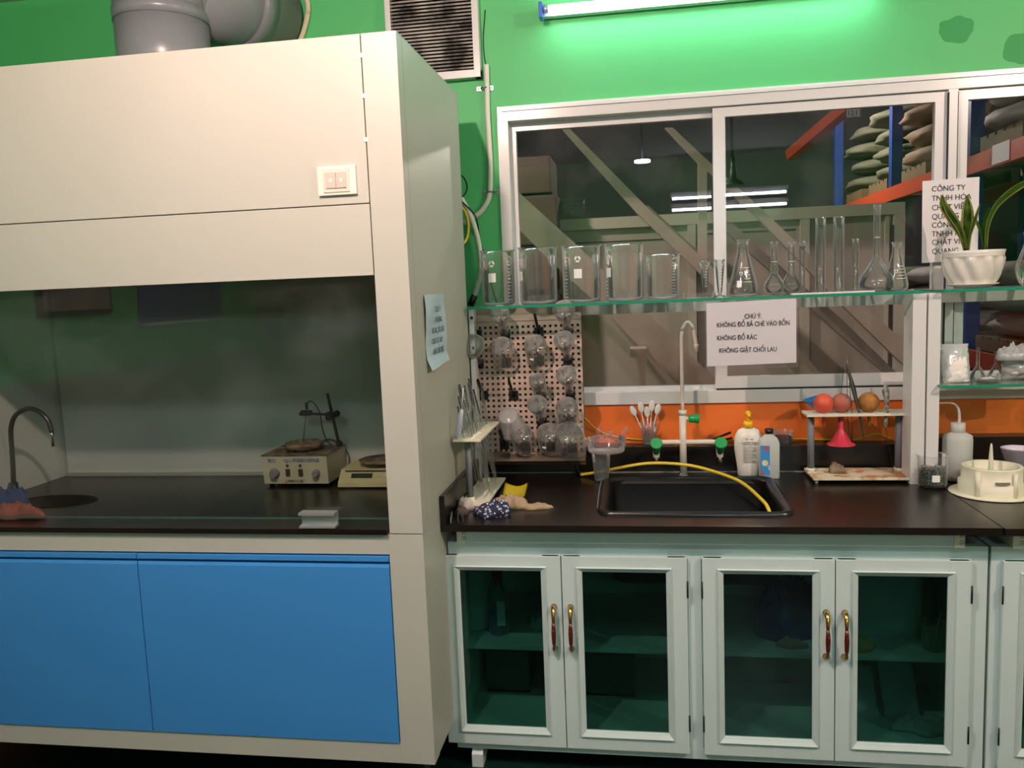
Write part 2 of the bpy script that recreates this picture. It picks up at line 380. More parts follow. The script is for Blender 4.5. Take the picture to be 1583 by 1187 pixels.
# lower carcass
part('base_frame', merge([B(-2.425, -0.763, HY0, HY0 + 0.03, 0.840, 0.9035, 0.001), B(-0.763, HX1, HY0, HY0 + 0.06, 0.172, 0.902, 0.001),
    B(HX0, -2.425, HY0, HY0 + 0.06, 0.172, 0.902, 0.001), B(-2.425, -0.763, HY0, HY0 + 0.03, 0.172, 0.237, 0.001)]), hoodp, hood)
part('cupboard_box', merge([B(-2.43, -0.76, HY0 + 0.03, HY1 - 0.02, 0.172, 0.19), B(-2.43, -0.76, HY0 + 0.035, HY0 + 0.04, 0.19, 0.84)]), mat('dark_gap', '#141a20', 0.7), hood)
for x0, x1 in ((-1.590, -0.7655), (-2.424, -1.594)):
    pr = [(HY0 - 0.004, 0.240), (HY0 - 0.004, 0.800), (HY0 - 0.0005, 0.810), (HY0 + 0.014, 0.811), (HY0 + 0.014, 0.818), (HY0 - 0.006, 0.820), (HY0 - 0.006, 0.834), (HY0 + 0.018, 0.836), (HY0 + 0.018, 0.240)]
    d = part('cupboard_door', prism(bmesh.new(), pr, 'x', x0, x1), blue, hood)
for x in (-0.70, -2.48):
    for y in (HY0 + 0.05, HY1 - 0.06):
        part('foot', merge([tube(bmesh.new(), [(x, y, 0.03), (x, y, 0.18)], 0.014, 12), tube(bmesh.new(), [(x, y, 0.0), (x, y, 0.03)], 0.028, 16)]), darkmetal, hood)
# black worktop with the cup sink
SX, SY = -2.11, 2.62
def topwithhole(x0, x1, y0, y1, z0, z1, cx, cy, ax, ay, n=32, rr=None, rad=None):
    """slab with a rounded hole"""
    bm = bmesh.new(); up_, lo_, uo, lo2 = [], [], [], []
    for k in range(n):
        a = 2 * PI * (k + 0.5) / n; c_, s_ = math.cos(a), math.sin(a)
        e = 0.28 if rr else 1
        hx = ax * (abs(c_) ** e) * (1 if c_ > 0 else -1); hy = ay * (abs(s_) ** e) * (1 if s_ > 0 else -1)
        t = min(((x1 - cx) / hx) if hx > 0 else ((x0 - cx) / hx), ((y1 - cy) / hy) if hy > 0 else ((y0 - cy) / hy))
        up_.append(bm.verts.new((cx + hx, cy + hy, z1))); lo_.append(bm.verts.new((cx + hx, cy + hy, z0)))
        uo.append(bm.verts.new((cx + hx * t, cy + hy * t, z1))); lo2.append(bm.verts.new((cx + hx * t, cy + hy * t, z0)))
    cor = {}
    for k in range(n):
        j = (k + 1) % n
        def corner(vs, z):
            a, b = vs[k].co, vs[j].co
            if abs(a.x - b.x) > 1e-6 and abs(a.y - b.y) > 1e-6:
                X = x1 if max(abs(a.x - x1), 0) < 1e-6 or abs(b.x - x1) < 1e-6 else x0
                Y = y1 if abs(a.y - y1) < 1e-6 or abs(b.y - y1) < 1e-6 else y0
                return bm.verts.new((X, Y, z))
        cu_, cl_ = corner(uo, z1), corner(lo2, z0)
        if cu_:
            bm.faces.new((up_[k], uo[k], cu_, uo[j], up_[j])); bm.faces.new((lo_[j], lo2[j], cl_, lo2[k], lo_[k]))
            bm.faces.new((uo[k], lo2[k], cl_, cu_)); bm.faces.new((cu_, cl_, lo2[j], uo[j]))
        else:
            bm.faces.new((up_[k], uo[k], uo[j], up_[j])); bm.faces.new((lo_[j], lo2[j], lo2[k], lo_[k])); bm.faces.new((uo[k], lo2[k], lo2[j], uo[j]))
        bm.faces.new((up_[k], up_[j], lo_[j], lo_[k]))
    return bm
part('worktop', topwithhole(-2.42, -0.762, HY0 - 0.012, 3.04, 0.904, 0.92, SX, SY, 0.15, 0.085), black, hood)
cs = bmesh.new()
lathe(cs, [(0.158, 0.0015), (0.150, 0.003), (0.145, -0.005), (0.13, -0.10), (0.02, -0.13)], 32, 0, 0, 0, cap1=True)
cs.transform(T(SX, SY, 0.92) @ Matrix.Diagonal((1, 0.58, 1, 1)))
part('cup_sink', cs, sinkm, hood)
part('inner_wall', merge([B(-2.395, -0.775, 3.035, 3.05, 0.92, 2.3), B(-2.395, -2.378, HY0 + 0.035, 3.04, 0.92, 2.3), B(-0.775, -0.76, HY0 + 0.06, 3.04, 0.92, 2.3)]), hooddark, hood)
part('corner_trim', merge([B(-2.379, -2.370, 3.026, 3.036, 0.92, 2.3), B(-2.38, -0.775, 3.022, 3.036, 0.92, 0.933)]), mat('liner_trim', '#b9bdb4', 0.5), hood)
sg = part('sash_glass', B(-2.43, -0.757, HY0 + 0.024, HY0 + 0.029, 0.945, 1.90), sashglass, hood)
part('sash_edge', B(-2.43, -0.757, HY0 + 0.022, HY0 + 0.031, 0.942, 0.946), mat('sash_edge', '#3c5852', 0.3), hood)
h0, h1 = U(466, 800, Y=HY0 + 0.01), U(521, 800, Y=HY0 + 0.01)
zc = h0.z
part('sash_handle', prism(bmesh.new(), [(HY0 + 0.023, zc - 0.027), (HY0 - 0.012, zc - 0.027), (HY0 - 0.012, zc - 0.021), (HY0 + 0.012, zc - 0.019), (HY0 + 0.012, zc + 0.010), (HY0 - 0.012, zc + 0.012), (HY0 - 0.012, zc + 0.020), (HY0 + 0.023, zc + 0.020)], 'x', h0.x, h1.x), alu, hood)

# switch on the hood
s0, s1 = U(491, 259, Y=HY0), U(553, 299, Y=HY0)
sx0, sx1, sz0, sz1 = s0.x, s1.x - 0.0, s1.z - 0.002, s0.z
sw = thing('light_switch', 'white double rocker switch plate on the hood front', 'switch', ((sx0 + sx1) / 2, HY0, (sz0 + sz1) / 2))
part('plate', B(sx0, sx1, HY0 - 0.009, HY0 + 0.001, sz0, sz1, 0.003), mat('switch_white', '#efe8dc', 0.3), sw)
part('inner_frame', B(sx0 + 0.018, sx1 - 0.018, HY0 - 0.012, HY0 - 0.008, sz0 + 0.008, sz1 - 0.007, 0.0012), mat('switch_frame', '#e2d6c8', 0.35), sw)
for k in range(2):
    a = sx0 + 0.026 + k * (sx1 - sx0 - 0.052) / 2; b = a + (sx1 - sx0 - 0.052) / 2 - 0.001
    rk = part('rocker', B(a, b, HY0 - 0.015, HY0 - 0.010, sz0 + 0.019, sz1 - 0.018, 0.001), mat('switch_rocker', '#c9bfb5', 0.35), sw)
    mx = (a + b) / 2
    part('switch_mark', merge([B(mx - 0.004, mx + 0.004, HY0 - 0.0158, HY0 - 0.015, sz0 + 0.036, sz0 + 0.046), B(mx - 0.001, mx + 0.001, HY0 - 0.0158, HY0 - 0.015, sz0 + 0.026, sz0 + 0.028)]), mat('mark_pale', '#efe6da', 0.4), rk)

# notice taped on the hood side
def paper_sheet(nx, nz, fn):
    bm = bmesh.new(); g_ = [[bm.verts.new(fn(i / nx, j / nz)) for i in range(nx + 1)] for j in range(nz + 1)]
    for j in range(nz):
        for i in range(nx):
            f = bm.faces.new((g_[j][i], g_[j][i + 1], g_[j + 1][i + 1], g_[j + 1][i])); f.smooth = True
    return bm
def notice_fn(u, v):
    y = 2.452 + 0.262 * u; z = 1.612 - v * 0.222 - 0.012 * (1 - u) * v
    k = 0.004 + 0.003 * math.sin(7 * v + 4 * u) + (0.012 * (v - 0.85) / 0.15 if v > 0.85 else 0) + 0.002 * noise.noise(Vector((u * 5, v * 5, 1)))
    return (HX1 + k, y, z)
nt_ = tag(obj('notice_sheet', paper_sheet(14, 20, notice_fn), bluepaper), 'small wrinkled handwritten notice taped on the side of the fume hood', 'notice')
ls = []
for i, (s, yy) in enumerate((('CHÚ Ý', 2.555), ('KHÔNG', 2.553), ('BỎ RÁC, ĐỔ CHẤT', 2.505), ('- CHẤT DỄ CHÁY', 2.488), ('- HÓA CHẤT ĐỘC', 2.495))):
    ls.append(text_bm(s, 0.026, (HX1 + 0.0105, yy, 1.555 - i * 0.033), rot=(PI / 2, 0.0, PI / 2), squeeze=0.9 if i < 2 else 0.72))
part('lettering', merge(ls), mat('pen_ink', '#4a6472', 0.6), nt_)

# exhaust duct: rises from the hood, elbows back into the wall
dx, dy, dr = (U(183, 60, Y=2.8).x + U(313, 60, Y=2.8).x) / 2, 2.82, 0.158
dk = thing('exhaust_duct', 'fat grey plastic exhaust duct rising from the hood top', 'duct', (dx, dy, HT))
part('duct_pipe', merge([tube(bmesh.new(), [(dx, dy, HT - 0.0), (dx, dy, 2.60)], dr, 48), tube(bmesh.new(), [(dx, dy, 2.595), (dx, dy, 2.64)], dr + 0.003, 48)]), duct, dk)
fx = dx + 0.18
part('elbow', merge([tube(bmesh.new(), [(dx, dy, 2.60), (dx, dy, 2.69), (dx + 0.005, dy + 0.015, 2.735), (dx + 0.02, dy + 0.06, 2.76)], dr, 40)]), duct, dk)
part('wall_pipe', merge([tube(bmesh.new(), [(dx + 0.04, dy + 0.04, 2.725), (dx + 0.12, 3.10, 2.75), (fx, YW - 0.005, 2.762)], dr - 0.002, 40), tube(bmesh.new(), [(dx + 0.125, 3.12, 2.75), (dx + 0.15, 3.2, 2.755)], dr + 0.004, 40)]), duct, dk)
fo = tube(bmesh.new(), [(fx + 0.012 * math.sin(3 * a) + (dr + 0.006) * math.cos(a), YW - 0.012, 2.755 + 0.004 * math.cos(5 * a) + (dr + 0.006) * math.sin(a)) for a in [2 * PI * k / 48 for k in range(49)]], 0.011, 8)
part('foam_seal', fo, mat('pale_foam', '#cfc8ae', 0.8), dk)

# vent grille
vx0, vx1, vz0 = -0.979, -0.603, 2.452
vg = thing('vent_grille', 'dusty white louvred vent grille on the green wall above the hood', 'vent', ((vx0 + vx1) / 2, YW, vz0))
vz1 = CEIL - 0.04
part('grille_frame', merge([B(vx0, vx0 + 0.022, YW - 0.04, YW, vz0, vz1, 0.002), B(vx1 - 0.026, vx1, YW - 0.04, YW, vz0, vz1, 0.002), B(vx0, vx1, YW - 0.0395, YW, vz0, vz0 + 0.03, 0.002), B(vx0, vx1, YW - 0.0395, YW, vz1 - 0.03, vz1, 0.002)]), white_al, vg)
part('back_plate', B(vx0 + 0.01, vx1 - 0.01, YW - 0.008, YW - 0.003, vz0 + 0.01, vz1 - 0.01), blackp, vg)
sl = bmesh.new(); z = vz0 + 0.036
while z < vz1 - 0.03:
    prism(sl, [(YW - 0.034, z), (YW - 0.012, z + 0.011), (YW - 0.012, z + 0.0125), (YW - 0.034, z + 0.0068)], 'x', vx0 + 0.018, vx1 - 0.02); z += 0.0135
part('louvre', sl, mat('dusty_louvre', '#b9b6ae', 0.6, col2='#2c2a28', vscale=9, thr=(0.36, 0.6)), vg)

# conduits and cables between hood and window
cond = mat('white_conduit', '#d8dccb', 0.5)
def ribbed(pts, rad, n=8):
    P = spline(pts, n); out = []; 
    # resample evenly
    L = [0]
    for a, b in zip(P, P[1:]): L.append(L[-1] + (b - a).length)
    step = 0.0035; k = 0; s = 0; res = []
    while s < L[-1]:
        while L[k + 1] < s: k += 1
        res.append(P[k].lerp(P[k + 1], (s - L[k]) / max(1e-9, L[k + 1] - L[k]))); s += step
    return tube(bmesh.new(), res, rad, 10, rads=[rad * (1 if i % 2 else 0.86) for i in range(len(res))])
yc_ = YW - 0.014
c1 = tag(obj('flexible_conduit', ribbed([U(752, 100, Y=yc_), U(754, 180, Y=yc_), U(758, 250, Y=yc_), U(757, 298, Y=yc_), U(750, 318, Y=yc_), U(738, 332, Y=yc_), U(716, 345, Y=yc_ - 0.004)], 0.0115), cond), 'white ribbed conduit running down the green wall below the vent', 'conduit')
c2 = tag(obj('flexible_conduit', ribbed([U(712, 305, Y=yc_ - 0.03), U(728, 335, Y=yc_ - 0.03), U(739, 372, Y=yc_ - 0.03), U(743, 405, Y=yc_ - 0.03), U(740, 435, Y=yc_ - 0.03), U(733, 458, Y=yc_ - 0.03)], 0.0115), cond), 'white ribbed conduit curving out from behind the hood to the shelf end', 'conduit')
part('conduit_end', tube(bmesh.new(), [U(734, 456, Y=yc_ - 0.03), U(727, 472, Y=yc_ - 0.03)], 0.0135, 12), blackp, c2, 'black rubber end')
for px, py, w in ((750, 137, 'upper'), (759, 297, 'lower')):
    q = U(px, py, Y=YW)
    cl = thing('pipe_clip', w + ' metal saddle clip holding the ribbed conduit on the wall', 'clip', q)
    part('saddle', merge([tube(bmesh.new(), [(q.x + 0.016 * math.cos(a), YW - 0.003 - 0.026 * math.sin(a), q.z) for a in [PI * k / 10 for k in range(11)]], 0.003, 6), B(q.x - 0.034, q.x - 0.014, YW - 0.003, YW, q.z - 0.008, q.z + 0.008), B(q.x + 0.014, q.x + 0.034, YW - 0.003, YW, q.z - 0.008, q.z + 0.008)]), steel, cl)
    part('screw', merge([ball(bmesh.new(), (q.x + s * 0.026, YW - 0.004, q.z), 0.003, n=8) for s in (-1, 1)]), chrome, cl)
def cable(name, pts, rad, m, label, cat='cable'):
    return tag(obj(name, tube(bmesh.new(), spline(pts, 8), rad, 8), m), label, cat)
blk = mat('black_rubber', '#141a14', 0.5)
cable('electric_cable', [U(708, 268, Y=3.2), U(717, 275, Y=3.24), U(722, 288, Y=3.26), U(718, 301, Y=3.26), U(706, 308, Y=3.22)], 0.003, blk, 'thin black cable looping out from behind the hood', 'cable')
cable('electric_cable', [U(712, 310, Y=3.24), U(728, 325, Y=3.29), U(737, 340, Y=3.30), U(742, 372, Y=YW - 0.006), U(752, 405, Y=YW - 0.006), U(760, 440, Y=YW - 0.006), U(768, 468, Y=YW - 0.006)], 0.003, blk, 'thin black cable slanting down the wall behind the leftmost beaker')
cable('electric_cable', [U(712, 318, Y=3.22), U(720, 330, Y=3.24), U(724, 350, Y=3.25), U(721, 370, Y=3.24), U(710, 382, Y=3.2)], 0.0055, yellow, 'yellow cable bowing out at the hood edge')
cable('electric_cable', [U(750, 15, Y=YW - 0.004), U(747, 60, Y=YW - 0.004), U(749, 90, Y=YW - 0.006), U(752, 104, Y=yc_)], 0.002, blk, 'thin black wire running down beside the vent into the ribbed conduit')
cable('electric_cable', [U(895, 636, Y=3.30), U(925, 665, Y=3.325), U(960, 676, Y=3.33), U(1010, 680, Y=3.33), U(1100, 680, Y=3.33), U(1210, 678, Y=3.33), U(1310, 680, Y=3.33), U(1335, 676, Y=3.33), U(1360, 671, Y=3.33), U(1400, 690, Y=3.33)], 0.0022, yellow, 'thin yellow wire lying along the orange wall behind the taps')

# ================================================================== bench worktops
CF = 2.519
BX0, BX1 = -0.654, 1.028
bench = thing('worktop', 'glossy black worktop with the sink cut into it', 'worktop', (0.2, 2.9, ZC))
SKX0, SKX1, SKY0, SKY1 = -0.135, 0.452, 2.66, 3.135
scx, scy = (SKX0 + SKX1) / 2, (SKY0 + SKY1) / 2
part('top_slab', topwithhole(BX0, BX1, CF, 3.262, ZC - 0.022, ZC, scx, scy, (SKX1 - SKX0) / 2, (SKY1 - SKY0) / 2, n=64, rr=True), black, bench)
part('backsplash', B(BX0, BX1, 3.262, YW - 0.001, ZC - 0.02, 0.975, 0.002), black, bench)
part('side_splash', B(BX0, BX0 + 0.016, CF, 3.262, ZC, 0.965, 0.001), black, bench)
part('seal_strip', B(BX0, BX1, 3.2585, 3.263, ZC, ZC + 0.0035), mat('grey_seal', '#8a8a80', 0.5), bench)
b2 = thing('worktop', 'black worktop of the neighbouring bench, right of the joint line', 'worktop', (1.8, 2.9, ZC))
part('top_slab', B(BX1 + 0.004, 2.7, CF - 0.004, 3.262, ZC - 0.022, ZC - 0.0005, 0.001), black, b2)
part('backsplash', B(BX1 + 0.004, 2.7, 3.262, YW - 0.002, ZC - 0.02, 1.0, 0.002), black, b2)

# sink
snk = thing('sink', 'black rectangular drop-in sink set in the worktop', 'sink', (scx, scy, ZC))
def rrect(x0, x1, y0, y1, rad, n=6):
    pts = []
    for cx, cy, a0 in ((x1 - rad, y1 - rad, 0), (x0 + rad, y1 - rad, PI / 2), (x0 + rad, y0 + rad, PI), (x1 - rad, y0 + rad, 1.5 * PI)):
        for k in range(n + 1): pts.append((cx + rad * math.cos(a0 + PI / 2 * k / n), cy + rad * math.sin(a0 + PI / 2 * k / n)))
    return pts
def loft(bm, loops, cap=True):
    R_ = [[bm.verts.new(p) for p in lp] for lp in loops]; n = len(R_[0])
    for a, b in zip(R_, R_[1:]):
        for k in range(n):
            f = bm.faces.new((a[k], a[(k + 1) % n], b[(k + 1) % n], b[k])); f.smooth = True
    if cap: bm.faces.new(R_[-1])
    return bm
def rl(off, z, rad): return [(x, y, z) for x, y in rrect(SKX0 + off, SKX1 - off, SKY0 + off, SKY1 - off, rad)]
part('sink_rim', loft(bmesh.new(), [rl(-0.022, ZC + 0.0005, 0.05), rl(-0.020, ZC + 0.010, 0.05), rl(-0.012, ZC + 0.012, 0.045), rl(0.004, ZC + 0.006, 0.04), rl(0.012, ZC - 0.012, 0.035)], cap=False), mat('sink_rim_black', '#101214', 0.28), snk)
part('sink_bowl', merge([loft(bmesh.new(), [rl(0.012, ZC - 0.012, 0.035), rl(0.022, ZC - 0.235, 0.03), rl(0.05, ZC - 0.255, 0.02)])]), sinkm, snk)

# ---------------------------------------------------------------- cabinets
CY = 2.59   # front face of the cabinet carcass
def q(px, py): return U(px, py, Y=CY)
def cabinet(x0, x1, doors, label, railx=None, feet=()):
    c = thing('cabinet', label, 'cabinet', ((x0 + x1) / 2, CY + 0.3, 0))
    z0, z1, yb = 0.066, 0.792, 3.22
    ins = 0.02
    part('carcass', merge([B(x0, x0 + ins, CY + 0.03, yb, z0, z1), B(x1 - ins, x1, CY + 0.03, yb, z0, z1), B(x0 + ins, x1 - ins, CY + 0.03, yb, z0, z0 + 0.05), B(x0 + ins, x1 - ins, yb - 0.01, yb, z0 + 0.05, z1),
        B(max(x0 + 0.035, doors[0][0] + 0.004), min(x1 - 0.03, doors[-1][1] - 0.004), CY, CY + 0.03, 0.742, z1), B(max(x0 + 0.035, doors[0][0] + 0.004), min(x1 - 0.03, doors[-1][1] - 0.004), CY, CY + 0.03, z0, 0.105), B(x0, max(x0 + 0.035, doors[0][0] + 0.004), CY, CY + 0.03, z0, z1), B(min(x1 - 0.03, doors[-1][1] - 0.004), x1, CY, CY + 0.03, z0, z1)]
        + ([B(doors[1][1] + 0.001, doors[2][0] - 0.001, CY, CY + 0.03, 0.105, 0.742)] if len(doors) > 2 else [])), cabp, c)
    part('inner_lining', merge([B(x0 + ins, x0 + ins + 0.003, CY + 0.03, yb - 0.01, z0 + 0.05, z1), B(x1 - ins - 0.003, x1 - ins, CY + 0.03, yb - 0.01, z0 + 0.05, z1), B(x0 + ins, x1 - ins, CY + 0.03, yb - 0.01, z0 + 0.05, z0 + 0.054), B(x0 + ins, x1 - ins, yb - 0.014, yb - 0.01, z0 + 0.05, z1)]), cabin, c)
    part('inner_shelf', B(x0 + ins + 0.004, x1 - ins - 0.004, CY + 0.10, yb - 0.015, 0.375, 0.39, 0.001), cabin, c)
    if railx: 
        part('top_rail', B(railx[0] + 0.03, railx[1] - 0.03, CY - 0.022, CY + 0.02, z1 + 0.004, ZC - 0.024, 0.002), cabp, c)
        part('rail_block', merge([B(railx[0], railx[0] + 0.030, CY - 0.024, CY + 0.5, z1 + 0.002, ZC - 0.0235, 0.001)]), ivory, c)
        part('rail_block', merge([B(railx[1] - 0.030, railx[1], CY - 0.024, CY + 0.5, z1 + 0.002, ZC - 0.0235, 0.001)]), ivory, c)
        for xr in (railx[0] + 0.018, railx[1] - 0.014):
            part('rail_mark', text_bm('18 35', 0.017, (xr, CY - 0.0245, ZC - 0.027), rot=(PI / 2, PI / 2, 0)), mat('faint_ink', '#8c8a78', 0.6), c)
    for i, (a, b) in enumerate(doors):
        zt, zb = 0.752, 0.092; fw_, yy = 0.062, CY - 0.018
        a += 0.001; b -= 0.001
        d = part('door', merge([B(a, a + fw_, yy, CY - 0.001, zb, zt, 0.0025), B(b - fw_, b, yy, CY - 0.001, zb, zt, 0.0025), B(a + 0.004, b - 0.004, yy + 0.0005, CY - 0.0015, zt - 0.048, zt, 0.0025), B(a + 0.004, b - 0.004, yy + 0.0005, CY - 0.0015, zb, zb + 0.062, 0.0025)]), cabp, c)
        # sloping moulding round the pane
        gx0, gx1, gz0, gz1 = a + fw_, b - fw_, zb + 0.062, zt - 0.048
        m_ = bmesh.new(); o1 = [(gx0 - 0.016, gz0 - 0.018), (gx1 + 0.016, gz0 - 0.018), (gx1 + 0.016, gz1 + 0.014), (gx0 - 0.016, gz1 + 0.014)]; i1 = [(gx0 + 0.004, gz0 + 0.004), (gx1 - 0.004, gz0 + 0.004), (gx1 - 0.004, gz1 - 0.004), (gx0 + 0.004, gz1 - 0.004)]
        for (yo, yi, oo, ii) in ((yy - 0.0005, yy - 0.007, o1, [(x + (0.003 if x < (gx0 + gx1) / 2 else -0.003), z_ + (0.003 if z_ < (gz0 + gz1) / 2 else -0.003)) for x, z_ in o1]), (yy - 0.007, yy + 0.004, [(x + (0.003 if x < (gx0 + gx1) / 2 else -0.003), z_ + (0.003 if z_ < (gz0 + gz1) / 2 else -0.003)) for x, z_ in o1], i1), (yy + 0.004, yy + 0.012, i1, i1)):
            vo = [m_.verts.new((x, yo, z_)) for x, z_ in oo]; vi = [m_.verts.new((x, yi, z_)) for x, z_ in ii]
            for k in range(4): m_.faces.new((vo[k], vo[(k + 1) % 4], vi[(k + 1) % 4], vi[k]))
        part('moulding', m_, cabp, d)
        part('door_glass', B(gx0, gx1, yy + 0.007, yy + 0.011, gz0, gz1), tinted, d)
        hx = (b - 0.026) if i % 2 == 0 else (a + 0.026)
        hz0, hz1 = 0.440, 0.582; hy = yy
        gold = mat('gold_metal', '#c9a765', 0.22, 1.0); red = mat('red_brown_resin', '#5a1712', 0.2, coat=0.5)
        hmid = (hz0 + hz1) / 2
        part('handle', tube(bmesh.new(), [(hx, hy, hz1), (hx, hy - 0.012, hz1), (hx, hy - 0.026, hz1 - 0.012), (hx, hy - 0.028, hz1 - 0.045), (hx, hy - 0.030, hmid), (hx, hy - 0.028, hz0 + 0.022), (hx, hy - 0.026, hz0 + 0.010), (hx, hy - 0.012, hz0), (hx, hy, hz0)], 0.006, 12, rads=[0.0105, 0.008, 0.0075, 0.005, 0.003, 0.004, 0.006, 0.0085, 0.0105]), gold, d, 'gold bow handle')
        part('handle_grip', tube(bmesh.new(), [(hx, hy - 0.028, hz1 - 0.042), (hx, hy - 0.030, hz1 - 0.06), (hx, hy - 0.031, (hz0 + hz1) / 2 - 0.008), (hx, hy - 0.03, hz0 + 0.032), (hx, hy - 0.028, hz0 + 0.02)], 0.007, 12, rads=[0.0048, 0.0068, 0.0078, 0.0066, 0.0045]), red, d)
        part('grip_motif', tube(bmesh.new(), [(hx + 0.0012 * (-1) ** k, hy - 0.0385, (hz0 + hz1) / 2 - 0.008 + 0.0035 * (k - 4)) for k in range(9)], 0.0009, 5), gold, d)
        gx = (a - 0.001) if i % 2 == 0 else (b + 0.001)
        for hz in (0.62, 0.17):
            part('hinge', tube(bmesh.new(), [(gx, yy - 0.001, hz), (gx, yy - 0.001, hz + 0.055)], 0.0028, 8), darkmetal, c)
    for fxx in feet:
        part('foot', merge([prism(bmesh.new(), [(CY - 0.004, 0.0), (CY + 0.05, 0.0), (CY + 0.16, z0), (CY + 0.02, z0), (CY - 0.004, 0.045)], 'x', fxx, fxx + 0.038)]), cabp, c)
    return c
dd = [q(681, 870).x, q(868, 870).x, q(1062, 870).x, q(1084, 870).x, q(1290, 870).x, q(1500, 870).x]
cabx0, cabx1 = -0.652, q(1527, 870).x
cabinet(cabx0, cabx1, [(dd[0], dd[1] - 0.001), (dd[1], dd[2]), (dd[3], dd[4] - 0.001), (dd[4], dd[5])], 'white base cabinet with four green glass doors under the sink', railx=(q(709, 840).x, q(1487, 840).x), feet=(q(730, 1170).x, 0.95))
cx2 = q(1532, 870).x
cabinet(cx2, cx2 + 1.2, [(cx2 + 0.028, cx2 + 0.43), (cx2 + 0.43, cx2 + 0.83)], 'white base cabinet at the right edge, only its first door in view', railx=(cx2 + 0.05, cx2 + 1.15), feet=())

# ================================================================== shelf units over the bench
PY = 3.05; ZS = 1.557; RAILM = white_al
def shelf_unit(label, posts, gx0, gx1, levels, px0, px1):
    t = thing('glass_shelf_unit', label, 'shelf', ((gx0 + gx1) / 2, PY + 0.1, ZC))
    for a, b in posts: part('post', B(a, b, PY if a > 0 else PY + 0.05, PY + 0.10, ZC + 0.0005, ZS - 0.011, 0.0015), RAILM, t)
    for z in levels:
        part('shelf_rail', merge([B(px0 + 0.0, px1 - 0.0, 3.275, 3.300, z - 0.053, z - 0.013, 0.001)]), RAILM, t)
        for a, b in posts: part('bracket_arm', B(a + 0.004, b - 0.004, PY + 0.101, 3.301, z - 0.053, z - 0.0125, 0.001), RAILM, t)
        gy0 = PY - 0.035
        part('glass_panel', B(gx0, gx1, gy0, PY + 0.27, z - 0.009, z), shelfglass, t)
        part('glass_edge', merge([B(gx0 - 0.0006, gx1 + 0.0006, gy0 - 0.0012, gy0, z - 0.0095, z + 0.0003), B(gx0 - 0.0012, gx0, gy0, PY + 0.27, z - 0.0095, z + 0.0003)]), greenedge, t)
    return t
xr0, xr1 = 0.934, 0.979
shelf_unit('white post and green-edged glass shelf over the sink, full of glassware', [(-0.653, -0.634), (xr0, xr1)], -0.640, 0.957, [ZS], -0.634, xr0)
shelf_unit('white shelf unit at the right edge with two glass shelves', [(0.985, 1.026), (2.35, 2.39)], 1.020, 2.35, [ZS, 1.228], 1.026, 2.35)

# ---------------------------------------------------------------- glassware
GRP = 'glassware on the glass shelf'
def glassware(name, label, cat, x, y, z, prof, n=32, m=None, patch=None, ticks=None, spout=False, logo=False, base=None, group=None, prnt=None, inner=None):
    """prof: outer (r,z) from the foot up; ticks: (z0,z1,count,radius fn,angle); patch: (z,w,h,angle)"""
    t = thing(name, label, cat, (x, y, z), 0, group)
    md = None
    top = prof[-1][1]
    if spout: md = lambda a, zz: 1 + (0.14 * math.exp(-((a - spout) / 0.22) ** 2) * max(0, (zz - top + 0.03) / 0.03))
    gp = [(max(0.0005, r_ - 0.0022), z_ + (0.004 if z_ < 0.006 else 0)) for r_, z_ in prof][::-1]
    bm = lathe(bmesh.new(), prof, n, x, y, z, mod=md)
    if inner is not False: lathe(bm, gp, n, x, y, z, mod=md)
    part('glass_body', bm, m or glass, t)
    def rad_at(zz):
        for (r0, z0), (r1, z1) in zip(prof, prof[1:]):
            if z0 <= zz <= z1 and z1 > z0: return r0 + (r1 - r0) * (zz - z0) / (z1 - z0)
        return prof[-1][0]
    def curved(zc, w, h, ang, off=0.0004, nn=6):
        b = bmesh.new(); g_ = []
        for j in (0, 1):
            zz = zc + (j - 0.5) * h; rr = rad_at(zz) + off
            g_.append([b.verts.new((x + rr * math.cos(ang + (i / nn - 0.5) * w / rr), y + rr * math.sin(ang + (i / nn - 0.5) * w / rr), z + zz)) for i in range(nn + 1)])
        for i in range(nn): b.faces.new((g_[0][i], g_[0][i + 1], g_[1][i + 1], g_[1][i]))
        return b
    if patch: part('label_patch', curved(*patch), print_w, t)
    if ticks:
        z0, z1, cnt, ang, w = ticks
        part('graduation', merge([curved(z0 + (z1 - z0) * i / (cnt - 1), w * (1.6 if i % 5 == 0 else 1), 0.0014, ang) for i in range(cnt)]), prnt or print_w, t)
    if logo:
        zz, ang, rr = logo
        b = bmesh.new(); R0 = rad_at(zz) + 0.0005
        for s in range(3):
            for k in range(4):
                a0 = PI / 2 + s * 2 * PI / 3 + 0.25 + k * 0.4; a1 = a0 + 0.4
                vs = []
                for (q_, aa) in ((rr, a0), (rr, a1), (rr * 0.45, a1), (rr * 0.45, a0)):
                    vs.append(b.verts.new((x + R0 * math.cos(ang + q_ * math.cos(aa) / R0), y + R0 * math.sin(ang + q_ * math.cos(aa) / R0), z + zz + q_ * math.sin(aa))))
                b.faces.new(vs)
        part('maker_mark', b, prnt or print_w, t)
    return t
def bprof(rr, h): return [(0.001, 0.002), (rr - 0.012, 0.001), (rr - 0.003, 0.006), (rr, 0.016), (rr, h - 0.010), (rr + 0.001, h - 0.004), (rr + 0.006, h)]
sy = 3.16
def at(px, z, y=sy): return U(px, 460, Y=y).x
FA = -PI / 2   # the side facing the room
